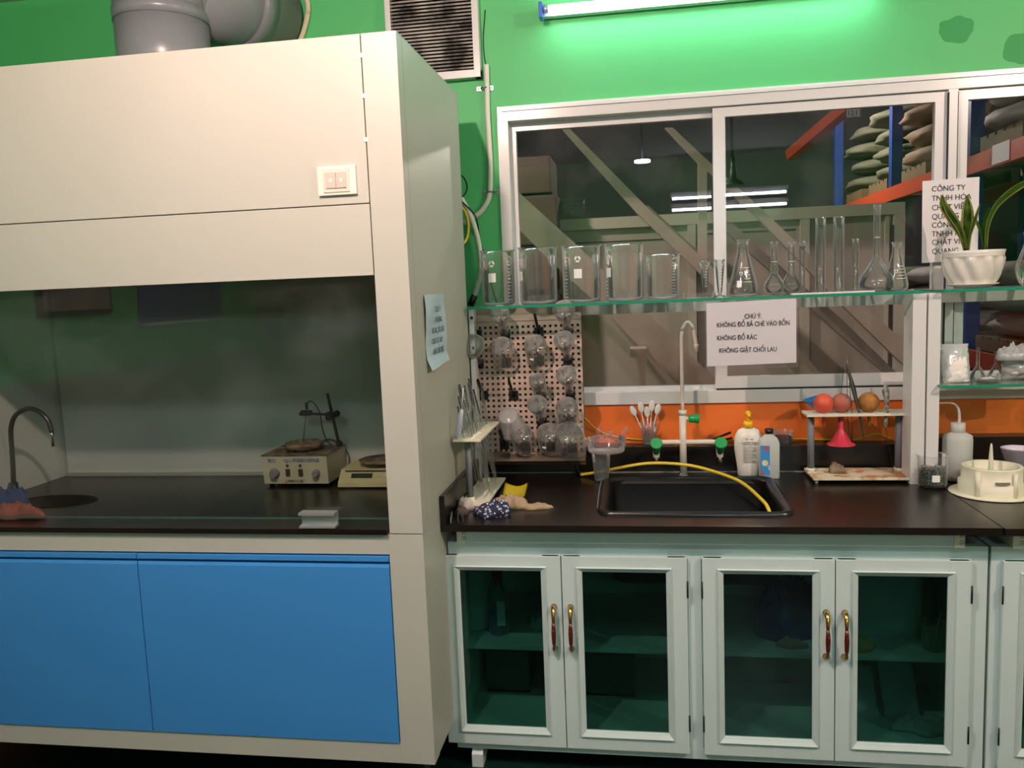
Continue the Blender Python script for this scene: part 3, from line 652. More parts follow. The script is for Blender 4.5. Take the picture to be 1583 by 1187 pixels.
beakers = [  # px centre, half width px, top px, facing of the printed scale, label
    (771, 26.5, 387, 'leftmost large glass beaker on the shelf, in front of the green wall', (FA - 0.2), (FA + 0.9)),
    (833, 30, 382, 'large dark-looking glass beaker, second from the left on the shelf', (FA - 1.05), (FA - 1.15)),
    (900, 30, 379, 'large glass beaker in the middle of the row, printed patch facing out', (FA - 0.12), (FA - 0.85)),
    (966, 30, 376, 'large glass beaker fourth in the row, its printed patch turned left', (FA - 0.95), (FA - 1.1)),
    (1024, 26, 392, 'shorter glass beaker at the right end of the beaker row', None, (FA + 0.75))]
for px, hw, ty, lab, pa, ta in beakers:
    x = at(px, 0); rr = hw / 397.0 - 0.004; h = U(px, ty, Y=sy).z - ZS
    glassware('glass_beaker', lab, 'beaker', x, sy, ZS + 0.0005, bprof(rr, h), 40, m=glass_lo, patch=(h * 0.5, 0.03, 0.034, pa, ) if pa else None, ticks=(h * 0.1, h * 0.78, 12, ta, 0.012), spout=0.5 if px < 1000 else 0.1, logo=(h * 0.75, pa, 0.012) if pa else None, group=GRP)
# small tray and two conical measures
tx = at(1079, 0)
tr = thing('glass_tray', 'small clear rectangular tray under the conical glass', 'tray', (tx, 3.11, ZS), group=GRP)
part('tray_dish', merge([B(tx - 0.055, tx + 0.055, 3.06, 3.15, ZS + 0.0005, ZS + 0.003), B(tx - 0.055, tx + 0.055, 3.06, 3.063, ZS + 0.003, ZS + 0.02), B(tx - 0.055, tx + 0.055, 3.147, 3.15, ZS + 0.003, ZS + 0.02), B(tx - 0.055, tx - 0.052, 3.063, 3.147, ZS + 0.003, ZS + 0.02), B(tx + 0.052, tx + 0.055, 3.063, 3.147, ZS + 0.003, ZS + 0.02)]), glass_lo, tr)
for px, ty, yy, z0, lab in ((1090, 403, 3.115, ZS + 0.0035, 'conical measuring glass standing in the clear tray'), (1113, 401, 3.10, ZS + 0.0005, 'conical measuring glass in front of the sliding window frame')):
    h = U(px, ty, Y=yy).z - z0
    glassware('conical_measure', lab, 'measuring glass', at(px, 0, yy), yy, z0, [(0.021, 0), (0.021, 0.003), (0.006, 0.008), (0.005, 0.014), (0.008, 0.02), (0.019, h - 0.002), (0.021, h)], 28, m=glass_lo, ticks=(0.04, h * 0.85, 8, FA + 0.3, 0.006), group=GRP)
def erlen(px, hw, ty, lab, yy=sy, patch=True, m=glass_lo):
    x = at(px, 0, yy); rr = hw / 397.0 - 0.003; h = U(px, ty, Y=yy).z - ZS; nr = rr * 0.36
    glassware('erlenmeyer_flask', lab, 'flask', x, yy, ZS + 0.0005, [(0.001, 0.002), (rr - 0.010, 0.0005), (rr - 0.002, 0.006), (rr, 0.016), (rr * 0.97, 0.03), (nr + 0.003, h * 0.72), (nr, h * 0.78), (nr, h * 0.95), (nr + 0.004, h)], 36, m=m,
        patch=(h * 0.22, 0.018, 0.024, FA - 0.4) if patch else None, ticks=(h * 0.25, h * 0.5, 5, FA + 0.25, 0.022), logo=(h * 0.40, FA - 0.3, 0.007), group=GRP)
erlen(1149, 23, 370, 'large conical flask with a white printed patch on the glass shelf')
def volf(px, br, ty, yy, lab, cone=False):
    x = at(px, 0, yy); R_ = br / 397.0; h = U(px, ty, Y=yy).z - ZS; nr = 0.0115
    pr = [(0.001, 0.004), (R_ * 0.55, 0.001), (R_ * 0.85, 0.012), (R_, R_ * 0.75), (R_ * 0.93, R_ * 1.2), (R_ * 0.62, R_ * 1.7), (R_ * 0.34, R_ * 2.15), (nr + 0.002, R_ * 2.6), (nr, R_ * 3.0), (nr, h - 0.008), (nr + 0.003, h)]
    if cone: pr = [(0.001, 0.004), (R_ * 0.7, 0.001), (R_ * 0.95, 0.012), (R_, R_ * 0.45), (R_ * 0.86, R_ * 0.85), (R_ * 0.5, R_ * 1.4), (R_ * 0.28, R_ * 1.75), (nr + 0.001, R_ * 1.95), (nr, R_ * 2.2), (nr, h - 0.01), (nr + 0.003, h)]
    glassware('volumetric_flask', lab, 'flask', x, yy, ZS + 0.0005, pr, 32, m=glass_lo, ticks=(h * 0.62, h * 0.622, 2, FA, 0.016), group=GRP)
volf(1197, 14.5, 373, 3.12, 'small long-necked round flask, left one of the pair')
volf(1223, 14.5, 373, 3.13, 'small long-necked round flask, right one of the pair')
volf(1354.5, 25, 316, 3.16, 'tall long-necked volumetric flask with a wide cone bulb', cone=True)
def cyl(px, hw, ty, yy, lab, tk=True, dark=True, hexb=True, z0=ZS):
    x = at(px, 0, yy); rr = hw / 397.0; h = U(px, ty, Y=yy).z - z0
    glassware('measuring_cylinder', lab, 'measuring cylinder', x, yy, z0 + 0.0005, [(0.001, 0.001), (rr + 0.009, 0), (rr + 0.009, 0.004), (rr * 0.8, 0.008), (rr, 0.018), (rr, h - 0.004), (rr + 0.003, h)], 24, m=glass_lo,
        ticks=(h * 0.15, h * 0.75, 16, FA + 0.45, 0.006) if tk else None, logo=(h * 0.87, FA, 0.007) if dark else None, prnt=ink, group=GRP)
cyl(1240, 4, 373, 3.11, 'short narrow measuring cylinder beside the small round flasks')
cyl(1268, 7, 336, 3.13, 'tall measuring cylinder, left one of the tall pair')
cyl(1296, 7.2, 335, 3.13, 'tall measuring cylinder, right one of the tall pair')
cyl(1322, 4.2, 369, 3.12, 'thin measuring cylinder left of the tall cone-bulb flask', dark=False)
erlen(1385, 17, 374, 'small conical flask at the right end of the shelf', yy=3.14, patch=False)
xa, xb = U(1224, 450, Y=3.04).x, U(1352, 447, Y=3.04).x
tag(obj('paper_strip', B(xa, xb, 3.035, 3.075, ZS + 0.0006, ZS + 0.006, 0.001), paper), 'long folded white paper strip lying along the shelf front edge', 'paper', GRP)

# ================================================================== notices
def sheet(name, label, x0, x1, z0, z1, y, lines, m=paper, sleeve=False, bend=0.003, size=0.016, topgap=0.02, align='CENTER', lead=None, bold=0.0, squeeze=1.0, lx=None):
    def fn(u, v):
        return (x0 + (x1 - x0) * u, y + bend * math.sin(3 * u + 2 * v) + (0 if sleeve else -0.008 * (1 - u) ** 6 * v), z1 - (z1 - z0) * v + (0.006 * u if sleeve else 0.004 * u))
    t = thing(name, label, 'notice', ((x0 + x1) / 2, y, z0))
    part('paper_sheet', paper_sheet(10, 10, fn), m, t)
    bms = []
    for i, (s, zz, xo, sz) in enumerate(lines):
        b = text_bm(s, sz, (xo, y - 0.0008 - abs(bend), zz), bold=bold, align=align, squeeze=squeeze)
        bms.append(b)
    part('lettering', merge(bms), ink, t)
    if sleeve:
        part('plastic_sleeve', merge([paper_sheet(8, 8, lambda u, v: (x0 - 0.006 + (x1 - x0 + 0.012) * u, y - 0.0032 - bend + 0.0008 * math.sin(6 * u), z1 + 0.012 - (z1 - z0 + 0.022) * v))]), clear('sleeve_film', (0.97, 0.97, 0.98), edge=0.1, rough=0.12, haze=0.03, gain=1.3), t)
    return t
ys_ = 3.008
a, b = U(1092, 480, Y=ys_), U(1231, 563, Y=ys_)
def tz(px, py): return U(px, py, Y=ys_).z
def txp(px, py): return U(px, py, Y=ys_).x
sheet('notice_sheet', 'white printed notice in a plastic sleeve hanging from the shelf over the sink', a.x, b.x, b.z, 1.540, ys_,
    [('CHÚ Ý:', tz(1165, 492), txp(1164, 492), 0.024), ('KHÔNG ĐỔ BÃ CHÈ VÀO BỒN', tz(1164, 504), txp(1164, 500), 0.0235), ('KHÔNG ĐỔ RÁC', tz(1140, 525), txp(1139, 520), 0.0235), ('KHÔNG GIẶT CHỔI LAU', tz(1156, 544), txp(1156, 540), 0.0235)], sleeve=True, bold=0.00015, bend=0.0007, squeeze=0.76)
yp = YW - 0.020
a, b = U(1426, 280, Y=yp), U(1511, 403, Y=yp)
rows = [('CÔNG TY', 294.5), ('TNHH HÓA', 309), ('CHẤT VIỆT', 323.5), ('QUANG', 337.5), ('CÔNG TY', 350.5), ('TNHH HÓA', 364), ('CHẤT VIỆT', 377), ('QUANG', 391)]
sheet('notice_sheet', 'white sheet with black capitals stuck on the window frame behind the plant', a.x, b.x, b.z, a.z, yp,
    [(s, U(1440, yy, Y=yp).z - 0.004, U(1440, yy, Y=yp).x, 0.028) for s, yy in rows], bend=0.0006, align='LEFT', bold=0.0, squeeze=0.92)

# ================================================================== drying rack
RYP = 3.185
rk0, rk1 = -0.645, -0.229
rack = thing('drying_rack', 'beige perforated drying rack with black pegs behind the worktop corner', 'drying rack', ((rk0 + rk1) / 2, RYP, 0.95))
hb = bmesh.new(); nx, nz = 19, 23; pit = 0.0222; hx0 = rk0 + 0.012; hz1 = 1.475
xs = [rk0] ; 
for i in range(nx): xs += [hx0 + i * (rk1 - rk0 - 0.03) / (nx - 1), hx0 + i * (rk1 - rk0 - 0.03) / (nx - 1) + 0.0098]
xs.append(rk1); zs_ = [0.962]
for j in range(nz)[::-1]: zs_ += [hz1 - j * (hz1 - 0.985) / (nz - 1) - 0.0098, hz1 - j * (hz1 - 0.985) / (nz - 1)]
zs_.append(1.492)
gv = [[hb.verts.new((x, RYP, z)) for x in xs] for z in zs_]
for j in range(len(zs_) - 1):
    for i in range(len(xs) - 1):
        if i % 2 == 1 and j % 2 == 1: continue
        hb.faces.new((gv[j][i], gv[j][i + 1], gv[j + 1][i + 1], gv[j + 1][i]))
part('perforated_plate', hb, rackp, rack)
part('back_pan', merge([B(rk0, rk1, RYP + 0.035, RYP + 0.038, 0.955, 1.545), B(rk0, rk0 + 0.002, RYP + 0.003, RYP + 0.035, 0.955, 1.545), B(rk1 - 0.002, rk1, RYP + 0.003, RYP + 0.035, 0.955, 1.545)]), mat('rack_inside', '#4b3a30', 0.6), rack)
part('header_panel', merge([B(rk0, rk1, RYP - 0.002, RYP + 0.003, 1.4935, 1.545), B(rk0, rk1, RYP - 0.004, RYP - 0.002, 1.4935, 1.4965), B(rk0, rk1, RYP - 0.004, RYP - 0.002, 1.52, 1.522)]), rackp, rack)
part('drip_tray', merge([prism(bmesh.new(), [(RYP - 0.045, 0.945), (RYP - 0.045, 0.953), (RYP - 0.002, 0.970), (RYP - 0.002, 0.975), (RYP + 0.002, 0.975), (RYP + 0.002, 0.925), (RYP - 0.02, 0.925)], 'x', rk0, rk1 + 0.004)]), mat('tray_metal', '#a8988c', 0.25, 0.7), rack)
part('drain_spout', tube(bmesh.new(), [U(891, 712, Y=3.175), U(892, 722, Y=3.175), U(894, 736, Y=3.18)], 0.006, 10, rads=[0.004, 0.007, 0.008]), blackp, rack)
PEGD = Vector((-0.03, -0.76, 0.65)).normalized()
def peg(px, py, bare):
    c = U(px, py, Y=RYP - 0.004)
    part('peg', merge([B(c.x - 0.0185, c.x + 0.0185, RYP - 0.008, RYP - 0.001, c.z - 0.0185, c.z + 0.0185, 0.0015), tube(bmesh.new(), [c + Vector((0, -0.002, -0.004)), c + PEGD * 0.11], 0.0055, 10)]), blackp, rack)
    return c
rowsP = [[(738, 517, 0), (781.5, 517, 'erl'), (833, 513, 0), (878, 513, 'erlw')],
         [(740.5, 562, 'round'), (783, 560, 'wide'), (833.5, 557, 'wide'), (878, 556, 'erl')],
         [(747.5, 611, 0), (794, 611, 0), (837, 613, 'small'), (881.5, 608, 'erl')],
         [(780, 687, 0), (794, 668, 'cups'), (838, 652, 'erl'), (881, 651, 'wide')],
         [(812.5, 691, 'wide'), (852, 690, 'wide'), (884, 692, 'big')]]
rowname = ['top row', 'second row', 'third row', 'fourth row', 'bottom row']
ordn = ['first', 'second', 'third', 'fourth']
rotq = Vector((0, 0, 1)).rotation_difference(PEGD).to_matrix().to_4x4()
FLP = {
    'erl': [(0.015, 0), (0.012, 0.004), (0.0115, 0.03), (0.016, 0.042), (0.034, 0.092), (0.0355, 0.103), (0.033, 0.110), (0.001, 0.1105)],
    'erlw': [(0.017, 0), (0.014, 0.004), (0.0135, 0.03), (0.018, 0.042), (0.036, 0.100), (0.038, 0.110), (0.035, 0.117), (0.001, 0.1175)],
    'round': [(0.016, 0), (0.0125, 0.004), (0.012, 0.045), (0.016, 0.052), (0.034, 0.068), (0.042, 0.088), (0.041, 0.104), (0.032, 0.118), (0.001, 0.119)],
    'wide': [(0.044, 0.0), (0.041, 0.004), (0.040, 0.012), (0.039, 0.08), (0.036, 0.089), (0.001, 0.090)],
    'small': [(0.028, 0.0), (0.026, 0.003), (0.026, 0.03), (0.027, 0.07), (0.029, 0.088), (0.027, 0.095), (0.001, 0.096)],
    'big': [(0.058, 0.0), (0.055, 0.005), (0.055, 0.02), (0.052, 0.075), (0.043, 0.095), (0.036, 0.100), (0.001, 0.101)]}
FNAME = {'erl': ('erlenmeyer_flask', 'small conical flask'), 'erlw': ('erlenmeyer_flask', 'conical flask'), 'round': ('round_flask', 'round flat-bottomed flask'), 'wide': ('glass_beaker', 'glass beaker'), 'small': ('glass_beaker', 'narrow glass beaker'), 'big': ('glass_beaker', 'largest glass beaker')}
for ri, row in enumerate(rowsP):
    for ci, (px, py, kind) in enumerate(row):
        c = peg(px, py, kind == 0)
        if not kind: continue
        mt = Matrix.Translation(c + PEGD * 0.016) @ rotq @ Matrix.Scale(1.12, 4)
        if kind == 'cups':
            cc = bmesh.new()
            for k in range(2):
                lathe(cc, [(0.050, 0.002 + k * 0.012), (0.0505, 0.005 + k * 0.012), (0.047, 0.007 + k * 0.012), (0.034, 0.088 + k * 0.012), (0.030, 0.092 + k * 0.012), (0.001, 0.0925 + k * 0.012)], 36)
            t = thing('plastic_cup', 'stack of two clear plastic cups turned over on a rack peg', 'cup', c)
            o = part('cup_body', cc, clear('soft_clear_plastic', (0.9, 0.9, 0.9), edge=0.5, rough=0.15, haze=0.3, hazecol=(0.85, 0.85, 0.85)), t); o.matrix_parent_inverse = Matrix(); o.matrix_local = Matrix.Translation(-c) @ mt
            o = part('red_print', merge([B(0.027, 0.031, -0.040, -0.036, 0.03, 0.05), B(0.033, 0.036, -0.034, -0.030, 0.024, 0.056)]), mat('red_print', '#b3303a', 0.5), t, 'red printed mark'); o.matrix_parent_inverse = Matrix(); o.matrix_local = Matrix.Translation(-c) @ mt
            continue
        bm = bmesh.new(); lathe(bm, FLP[kind], 32)
        lathe(bm, [(max(0.0005, r_ - 0.0018), z_ - (0.002 if z_ > 0.08 and r_ < 0.04 else 0)) for r_, z_ in FLP[kind]], 32)
        nm, desc = FNAME[kind]
        t = thing(nm, '%s upside down on the drying rack, %s, %s peg from the left' % (desc, rowname[ri], ordn[ci]), 'flask' if 'flask' in nm else 'beaker', c, group='glassware drying on the pegs')
        o = part('glass_body', bm, glass_dry, t); o.matrix_parent_inverse = Matrix(); o.matrix_local = Matrix.Translation(-c) @ mt
        if (ri + ci) % 2:
            bm = bmesh.new(); rr = FLP[kind][2][0] if kind in ('wide', 'small', 'big') else 0.027
            zc_ = 0.045 if kind in ('wide', 'small', 'big') else 0.078
            bm = tube(bm, [((rr + 0.001) * math.cos(a), (rr + 0.001) * math.sin(a), zc_) for a in (-2.1, -1.95, -1.8)], 0.004, 6)
            o = part('printed_patch', bm, print_w, t); o.matrix_parent_inverse = Matrix(); o.matrix_local = Matrix.Translation(-c) @ mt

# ================================================================== pipette stand (left)
px0, px1, py0, py1 = -0.634, -0.555, 2.70, 3.08; PT = 1.115
ps = thing('pipette_stand', 'ivory pipette stand with grey posts in the worktop corner', 'stand', ((px0 + px1) / 2, (py0 + py1) / 2, ZC))
part('top_plate', B(px0 - 0.01, px1 + 0.008, py0, py1, PT - 0.008, PT, 0.002), ivory, ps)
part('base_plate', B(px0, px1 + 0.02, py0, py1 + 0.02, ZC + 0.012, ZC + 0.02, 0.002), ivory, ps)
for yy in (py0 + 0.05, py1 - 0.04):
    part('post', tube(bmesh.new(), [(-0.603, yy, ZC + 0.02), (-0.603, yy, PT - 0.008)], 0.0115, 16), grey, ps)
    part('post_foot', tube(bmesh.new(), [(-0.603, yy, ZC + 0.0005), (-0.603, yy, ZC + 0.034)], 0.0165, 16), ivory, ps)
hb_ = bmesh.new()
for i in range(9):
    for j in range(2):
        xx, yy = -0.625 + 0.045 * j, py0 + 0.03 + 0.038 * i
        tube(hb_, [(xx + 0.008 * math.cos(a), yy + 0.008 * math.sin(a), PT + 0.0005) for a in [2 * PI * k / 12 for k in range(13)]], 0.0018, 5)
part('hole_rim', hb_, ivory, ps)
rnd = random.Random(4)
for i in range(16):
    j = i % 2; yy = py0 + 0.035 + 0.0225 * i * 0.98
    xx = -0.600 + (0.022 if j else 0.0) + rnd.uniform(-0.004, 0.004)
    b0 = Vector((xx + 0.018 + rnd.uniform(-0.008, 0.022), yy + 0.015, ZC + 0.0225)); mid = Vector((xx - 0.012, yy, PT))
    dirv = (mid - b0).normalized(); L_ = rnd.uniform(0.34, 0.43) * (0.9 if i < 3 else 1)
    tp = b0 + dirv * L_
    tp.x = max(tp.x, -0.645); 
    r_ = rnd.choice((0.0035, 0.0042, 0.005))
    dv = (tp - b0)
    t = thing('glass_pipette', 'thin graduated glass pipette leaning in the ivory pipette stand', 'pipette', b0, group='pipettes in the corner stand')
    if i % 4 == 1:
        t['label'] = 'glass pipette with a swollen middle leaning in the pipette stand'; t['group'] = 'bulb pipettes in the corner stand'
        part('glass_tube', tube(bmesh.new(), [b0, b0 + dv * 0.1, b0 + dv * 0.4, b0 + dv * 0.46, b0 + dv * 0.62, b0 + dv * 0.68, tp], r_, 12, rads=[0.001, 0.0025, 0.003, 0.007, 0.007, 0.003, 0.003]), glass_lo, t)
    else:
        part('glass_tube', tube(bmesh.new(), [b0, b0 + dv * 0.06, b0 + dv * 0.1, tp], r_, 12, rads=[0.001, 0.002, r_, r_]), glass_lo, t)
    part('graduation', tube(bmesh.new(), [b0 + dv * 0.75 + Vector((0, -r_, 0)), b0 + dv * 0.79 + Vector((0, -r_, 0))], 0.0012, 5), mat('pipette_mark', rnd.choice(('#b8c4bd',)), 0.5), t)
# soft plastic dropper
d0 = U(706, 680, Y=2.71); d1 = U(711, 650, Y=2.70); d2 = U(714, 632, Y=2.70); d3 = U(716, 600, Y=2.70)
t = thing('plastic_dropper', 'pale plastic dropper with a soft bulb in the pipette stand front hole', 'dropper', d0)
part('bulb', tube(bmesh.new(), [d0, d0.lerp(d1, 0.2), d0.lerp(d1, 0.5), d1, d1.lerp(d2, 0.7), d2], 0.01, 14, rads=[0.003, 0.0085, 0.0115, 0.0105, 0.008, 0.003]), mat('dropper_plastic', '#c9cfe2', 0.3), t)
part('dropper_stem', tube(bmesh.new(), [d2, d3], 0.0026, 8), frost, t)

# ================================================================== litter in the corner of the worktop
def crumple(cx, cy, z0, rx, ry, h, seed, freq=14, nx_=44, ny_=30, rot=0, lobes=0.25, base=0.3):
    bm = bmesh.new(); rings = []
    nr_, na = 14, 56
    top = bm.verts.new((cx, cy, z0 + h * (0.75 + 0.5 * noise.noise(Vector((0, 0, seed))))))
    for i in range(1, nr_ + 1):
        ring = []
        for k in range(na):
            a = 2 * PI * k / na; f = i / nr_
            ed = 1 + lobes * noise.noise(Vector((math.cos(a) * 1.7, math.sin(a) * 1.7, seed * 3.1))) * 1.6
            x, y = rx * f * ed * math.cos(a), ry * f * ed * math.sin(a)
            pr_ = math.sqrt(max(0, 1 - f ** 2.6))
            nzv = noise.noise(Vector((x * freq * 3, y * freq * 3, seed))) * 0.5 + abs(noise.noise(Vector((x * freq * 7, y * freq * 7, seed + 5)))) * 0.45
            z = h * pr_ * (0.75 + nzv) + (0.0 if i == nr_ else 0.002)
            xr = x * math.cos(rot) - y * math.sin(rot); yr = x * math.sin(rot) + y * math.cos(rot)
            ring.append(bm.verts.new((cx + xr, cy + yr, z0 + max(0, z))))
        rings.append(ring)
    for k in range(na): bm.faces.new((top, rings[0][k], rings[0][(k + 1) % na])).smooth = True
    for a_, b_ in zip(rings, rings[1:]):
        for k in range(na):
            f = bm.faces.new((a_[k], b_[k], b_[(k + 1) % na], a_[(k + 1) % na])); f.smooth = True
    bm.faces.new(rings[-1][::-1])
    return bm
def floral():
    m = bpy.data.materials.new('navy_floral'); m.use_nodes = True; nt = m.node_tree; b = nt.nodes['Principled BSDF']
    tc = nt.nodes.new('ShaderNodeTexCoord'); v = nt.nodes.new('ShaderNodeTexVoronoi'); v.inputs['Scale'].default_value = 90
    rp = nt.nodes.new('ShaderNodeValToRGB'); rp.color_ramp.interpolation = 'CONSTANT'
    e = rp.color_ramp.elements; e[0].color = rgb('#3a4668'); e[0].position = 0; e[1].position = 0.16; e[1].color = rgb('#c8ccd8')
    k = e.new(0.36); k.color = rgb('#1d2440')
    nt.links.new(tc.outputs['Object'], v.inputs['Vector']); nt.links.new(v.outputs['Distance'], rp.inputs['Fac']); nt.links.new(rp.outputs['Color'], b.inputs['Base Color'])
    b.inputs['Roughness'].default_value = 0.85; return m
P1 = U(762, 790, Z=ZC + 0.01); 
tag(obj('floral_cloth', crumple(P1.x, P1.y, ZC, 0.072, 0.052, 0.045, 3.3, rot=0.1), floral()), 'crumpled navy cloth with white flowers on the worktop corner', 'cloth')
clm = mat('beige_cloth', '#b79f80', 0.9, var=0.35, vscale=30, bump=0.5, bscale=400)
P2 = U(800, 780, Z=ZC + 0.01)
tag(obj('beige_rag', merge([crumple(P2.x - 0.02, P2.y + 0.025, ZC, 0.075, 0.042, 0.034, 9.1, rot=-0.5), crumple(P2.x + 0.065, P2.y - 0.012, ZC, 0.055, 0.020, 0.016, 2.7, rot=0.1, freq=8)]), clm), 'beige rag lying behind the navy floral cloth', 'cloth')
P3 = U(712, 768, Z=ZC + 0.02)
tag(obj('white_rag', crumple(-0.615, 2.715, ZC, 0.036, 0.03, 0.040, 6.2), mat('white_rag', '#c6bdb2', 0.9, var=0.3, vscale=30)), 'dirty white rag bunched at the pipette stand foot', 'cloth')
P4 = U(672, 770, Z=ZC + 0.03)
tag(obj('hair_clump', crumple(-0.612, 2.64, ZC, 0.022, 0.028, 0.028, 8.2, freq=30), mat('brown_fuzz', '#5b4d46', 0.95, var=0.5, vscale=60)), 'brown fuzzy clump against the black side splash', 'scrap')
# yellow paper, curved up
y0 = U(774, 768, Z=ZC + 0.012)
def yfn(u, v):
    return (y0.x + 0.085 * u + 0.01 * v, y0.y + 0.02 - 0.03 * (u - 0.5) * (1 - v), ZC + 0.004 + 0.058 * v * (0.8 - 0.3 * math.sin(PI * u)) + 0.004)
yb_ = paper_sheet(10, 8, lambda u, v: Vector(yfn(u, v)) + Vector((0, 0.03 * v + 0.01 * math.sin(PI * u), 0)))
bmesh.ops.solidify(yb_, geom=yb_.faces[:], thickness=0.002)
tag(obj('yellow_sponge_cloth', yb_, mat('yellow_cloth', '#e8d534', 0.8)), 'bright yellow curled cloth piece behind the beige rag', 'cloth')
# glue tube
g0, g1 = U(672, 806, Z=ZC + 0.012), U(693, 768, Z=ZC + 0.014)
t = thing('glue_tube', 'yellow and black squeezed tube with a white cap at the worktop corner', 'tube', g0)
part('tube_body', tube(bmesh.new(), [g0.lerp(g1, 0.18), g0.lerp(g1, 0.28), g0.lerp(g1, 0.6), g1], 0.01, 14, rads=[0.008, 0.0125, 0.0125, 0.009]), mat('tube_yellow', '#d9b72e', 0.4, col2='#1c1c1c', vscale=45, thr=(0.48, 0.52)), t)
part('tube_cap', tube(bmesh.new(), [g0, g0.lerp(g1, 0.18)], 0.006, 12, rads=[0.0055, 0.0065]), white, t)
def peg_clip(pxa, pya, pxb, pyb, label, m):
    a_, b_ = U(pxa, pya, Z=ZC + 0.010), U(pxb, pyb, Z=ZC + 0.010)
    t = thing('plastic_clip', label, 'clip', a_)
    dv = (b_ - a_); sd = Vector((dv.y, -dv.x, 0)).normalized()
    for s in (-1, 1):
        part('jaw', beam(bmesh.new(), a_ + sd * 0.008 * s, b_ + sd * 0.002 * s, 0.004, 0.016), m, t)
    part('spring', tube(bmesh.new(), [a_.lerp(b_, 0.55) - sd * 0.007, a_.lerp(b_, 0.55) + sd * 0.007], 0.005, 10), steel, t)
peg_clip(693, 805, 701, 776, 'grey plastic clip lying beside the yellow tube', grey)
peg_clip(712, 804, 709, 776, 'dark grey clip lying against the navy cloth', mat('dark_grey_plastic', '#3b3b40', 0.5))

# ================================================================== cup with bowl, cup of spoons
def spoon(a_, b_, label, m=None, r_=0.0018, grp='plastic spoons'):
    t = thing('plastic_spoon', label, 'spoon', a_, group=None)
    a_, b_ = Vector(a_), Vector(b_); d_ = (b_ - a_).normalized()
    part('spoon_handle', tube(bmesh.new(), [a_, b_ - d_ * 0.03], r_, 6), m or print_w, t)
    bm = ball(bmesh.new(), (0, 0, 0), 1, 0.012, 0.0035, 0.022, n=14)
    bm.transform(Matrix.Translation(b_ - d_ * 0.012) @ Vector((0, 0, 1)).rotation_difference(d_).to_matrix().to_4x4())
    part('spoon_bowl', bm, m or print_w, t)
cpx = U(932, 733, Z=ZC); cx_, cy_ = cpx.x, 3.13
t = thing('plastic_cup', 'tall clear plastic cup standing left of the sink under a shallow dish', 'cup', (cx_, cy_, ZC))
hcup = 0.112
part('cup_body', merge([lathe(bmesh.new(), [(0.001, 0.003), (0.026, 0.0006), (0.027, 0.006), (0.037, hcup - 0.003), (0.039, hcup)], 32, cx_, cy_, ZC)]), clearplastic, t)
t = thing('plastic_dish', 'shallow round clear dish balanced on the tall plastic cup', 'dish', (cx_ + 0.01, cy_, ZC + hcup))
dxx = U(937, 680, Y=cy_).x
part('dish_body', merge([lathe(bmesh.new(), [(0.001, 0.002), (0.066, 0.001), (0.070, 0.006), (0.077, 0.050), (0.080, 0.052)], 40, dxx, cy_, ZC + hcup)]), clear('pinkish_clear_plastic', (0.95, 0.88, 0.9), edge=0.5, rough=0.1, haze=0.12, hazecol=(0.9, 0.82, 0.86)), t)
for i, (xa_, za_, xb_, zb_) in enumerate(((925, 686, 926, 664), (928, 668, 965, 688), (945, 688, 968, 664), (915, 690, 945, 668))):
    spoon(U(xa_, za_, Y=cy_ + 0.01 - 0.012 * i), U(xb_, zb_, Y=cy_ - 0.012 * i), ['upright clear spoon in the shallow dish', 'clear spoon lying to the right across the shallow dish', 'clear spoon tilting over the right rim of the shallow dish', 'clear spoon lying low in the shallow dish'][i], m=clearplastic)
kx = U(1004, 688, Y=3.302).x
t = thing('plastic_cup', 'clear plastic cup of white spoons on the backsplash ledge', 'cup', (kx, 3.302, 0.975))
part('cup_body', lathe(bmesh.new(), [(0.001, 0.002), (0.024, 0.0006), (0.026, 0.01), (0.033, 0.088), (0.035, 0.09)], 28, kx, 3.302, 0.975), clearplastic, t)
for i, (bx_, by_, tx_, ty_, yy) in enumerate(((1003, 686, 977, 631, 3.295), (1000, 684, 990, 625, 3.30), (1003, 684, 1000, 632, 3.285), (1004, 684, 1008, 623, 3.31), (1003, 686, 1018, 628, 3.30))):
    spoon(U(bx_, by_, Y=3.30), U(tx_, ty_, Y=yy), ['thin spoon leaning furthest left out of the spoon cup', 'white spoon left of centre in the spoon cup', 'large white spoon bowl in the middle of the spoon cup', 'white spoon standing tall at the back of the spoon cup', 'white spoon leaning right out of the spoon cup'][i])

# ================================================================== laboratory tap
tapm = mat('tap_enamel', '#ddd6c8', 0.28); gk = mat('green_knob', '#0f9a52', 0.35)
TX, TY = 0.150, 3.20
tap = thing('laboratory_tap', 'cream gooseneck laboratory tap with two side arms behind the sink', 'tap', (TX, TY, ZC))
part('base_flange', lathe(bmesh.new(), [(0.026, 0.0005), (0.026, 0.004), (0.016, 0.010), (0.0135, 0.014)], 24, TX, TY, ZC), chrome, tap)
jz = 1.112
part('column', merge([tube(bmesh.new(), [(TX, TY, ZC + 0.01), (TX, TY, jz)], 0.0135, 20), tube(bmesh.new(), [(TX, TY, jz - 0.002), (TX, TY, jz + 0.016)], 0.0158, 20)]), tapm, tap)
gn = [(TX, TY, jz + 0.01), (TX, TY, 1.30), (TX + 0.001, TY - 0.001, 1.41), (TX + 0.008, TY - 0.003, 1.448), (TX + 0.024, TY - 0.006, 1.466), (TX + 0.041, TY - 0.009, 1.448), (TX + 0.050, TY - 0.011, 1.405), (TX + 0.054, TY - 0.012, 1.378)]
part('gooseneck', tube(bmesh.new(), spline(gn, 6), 0.0072, 14), tapm, tap)
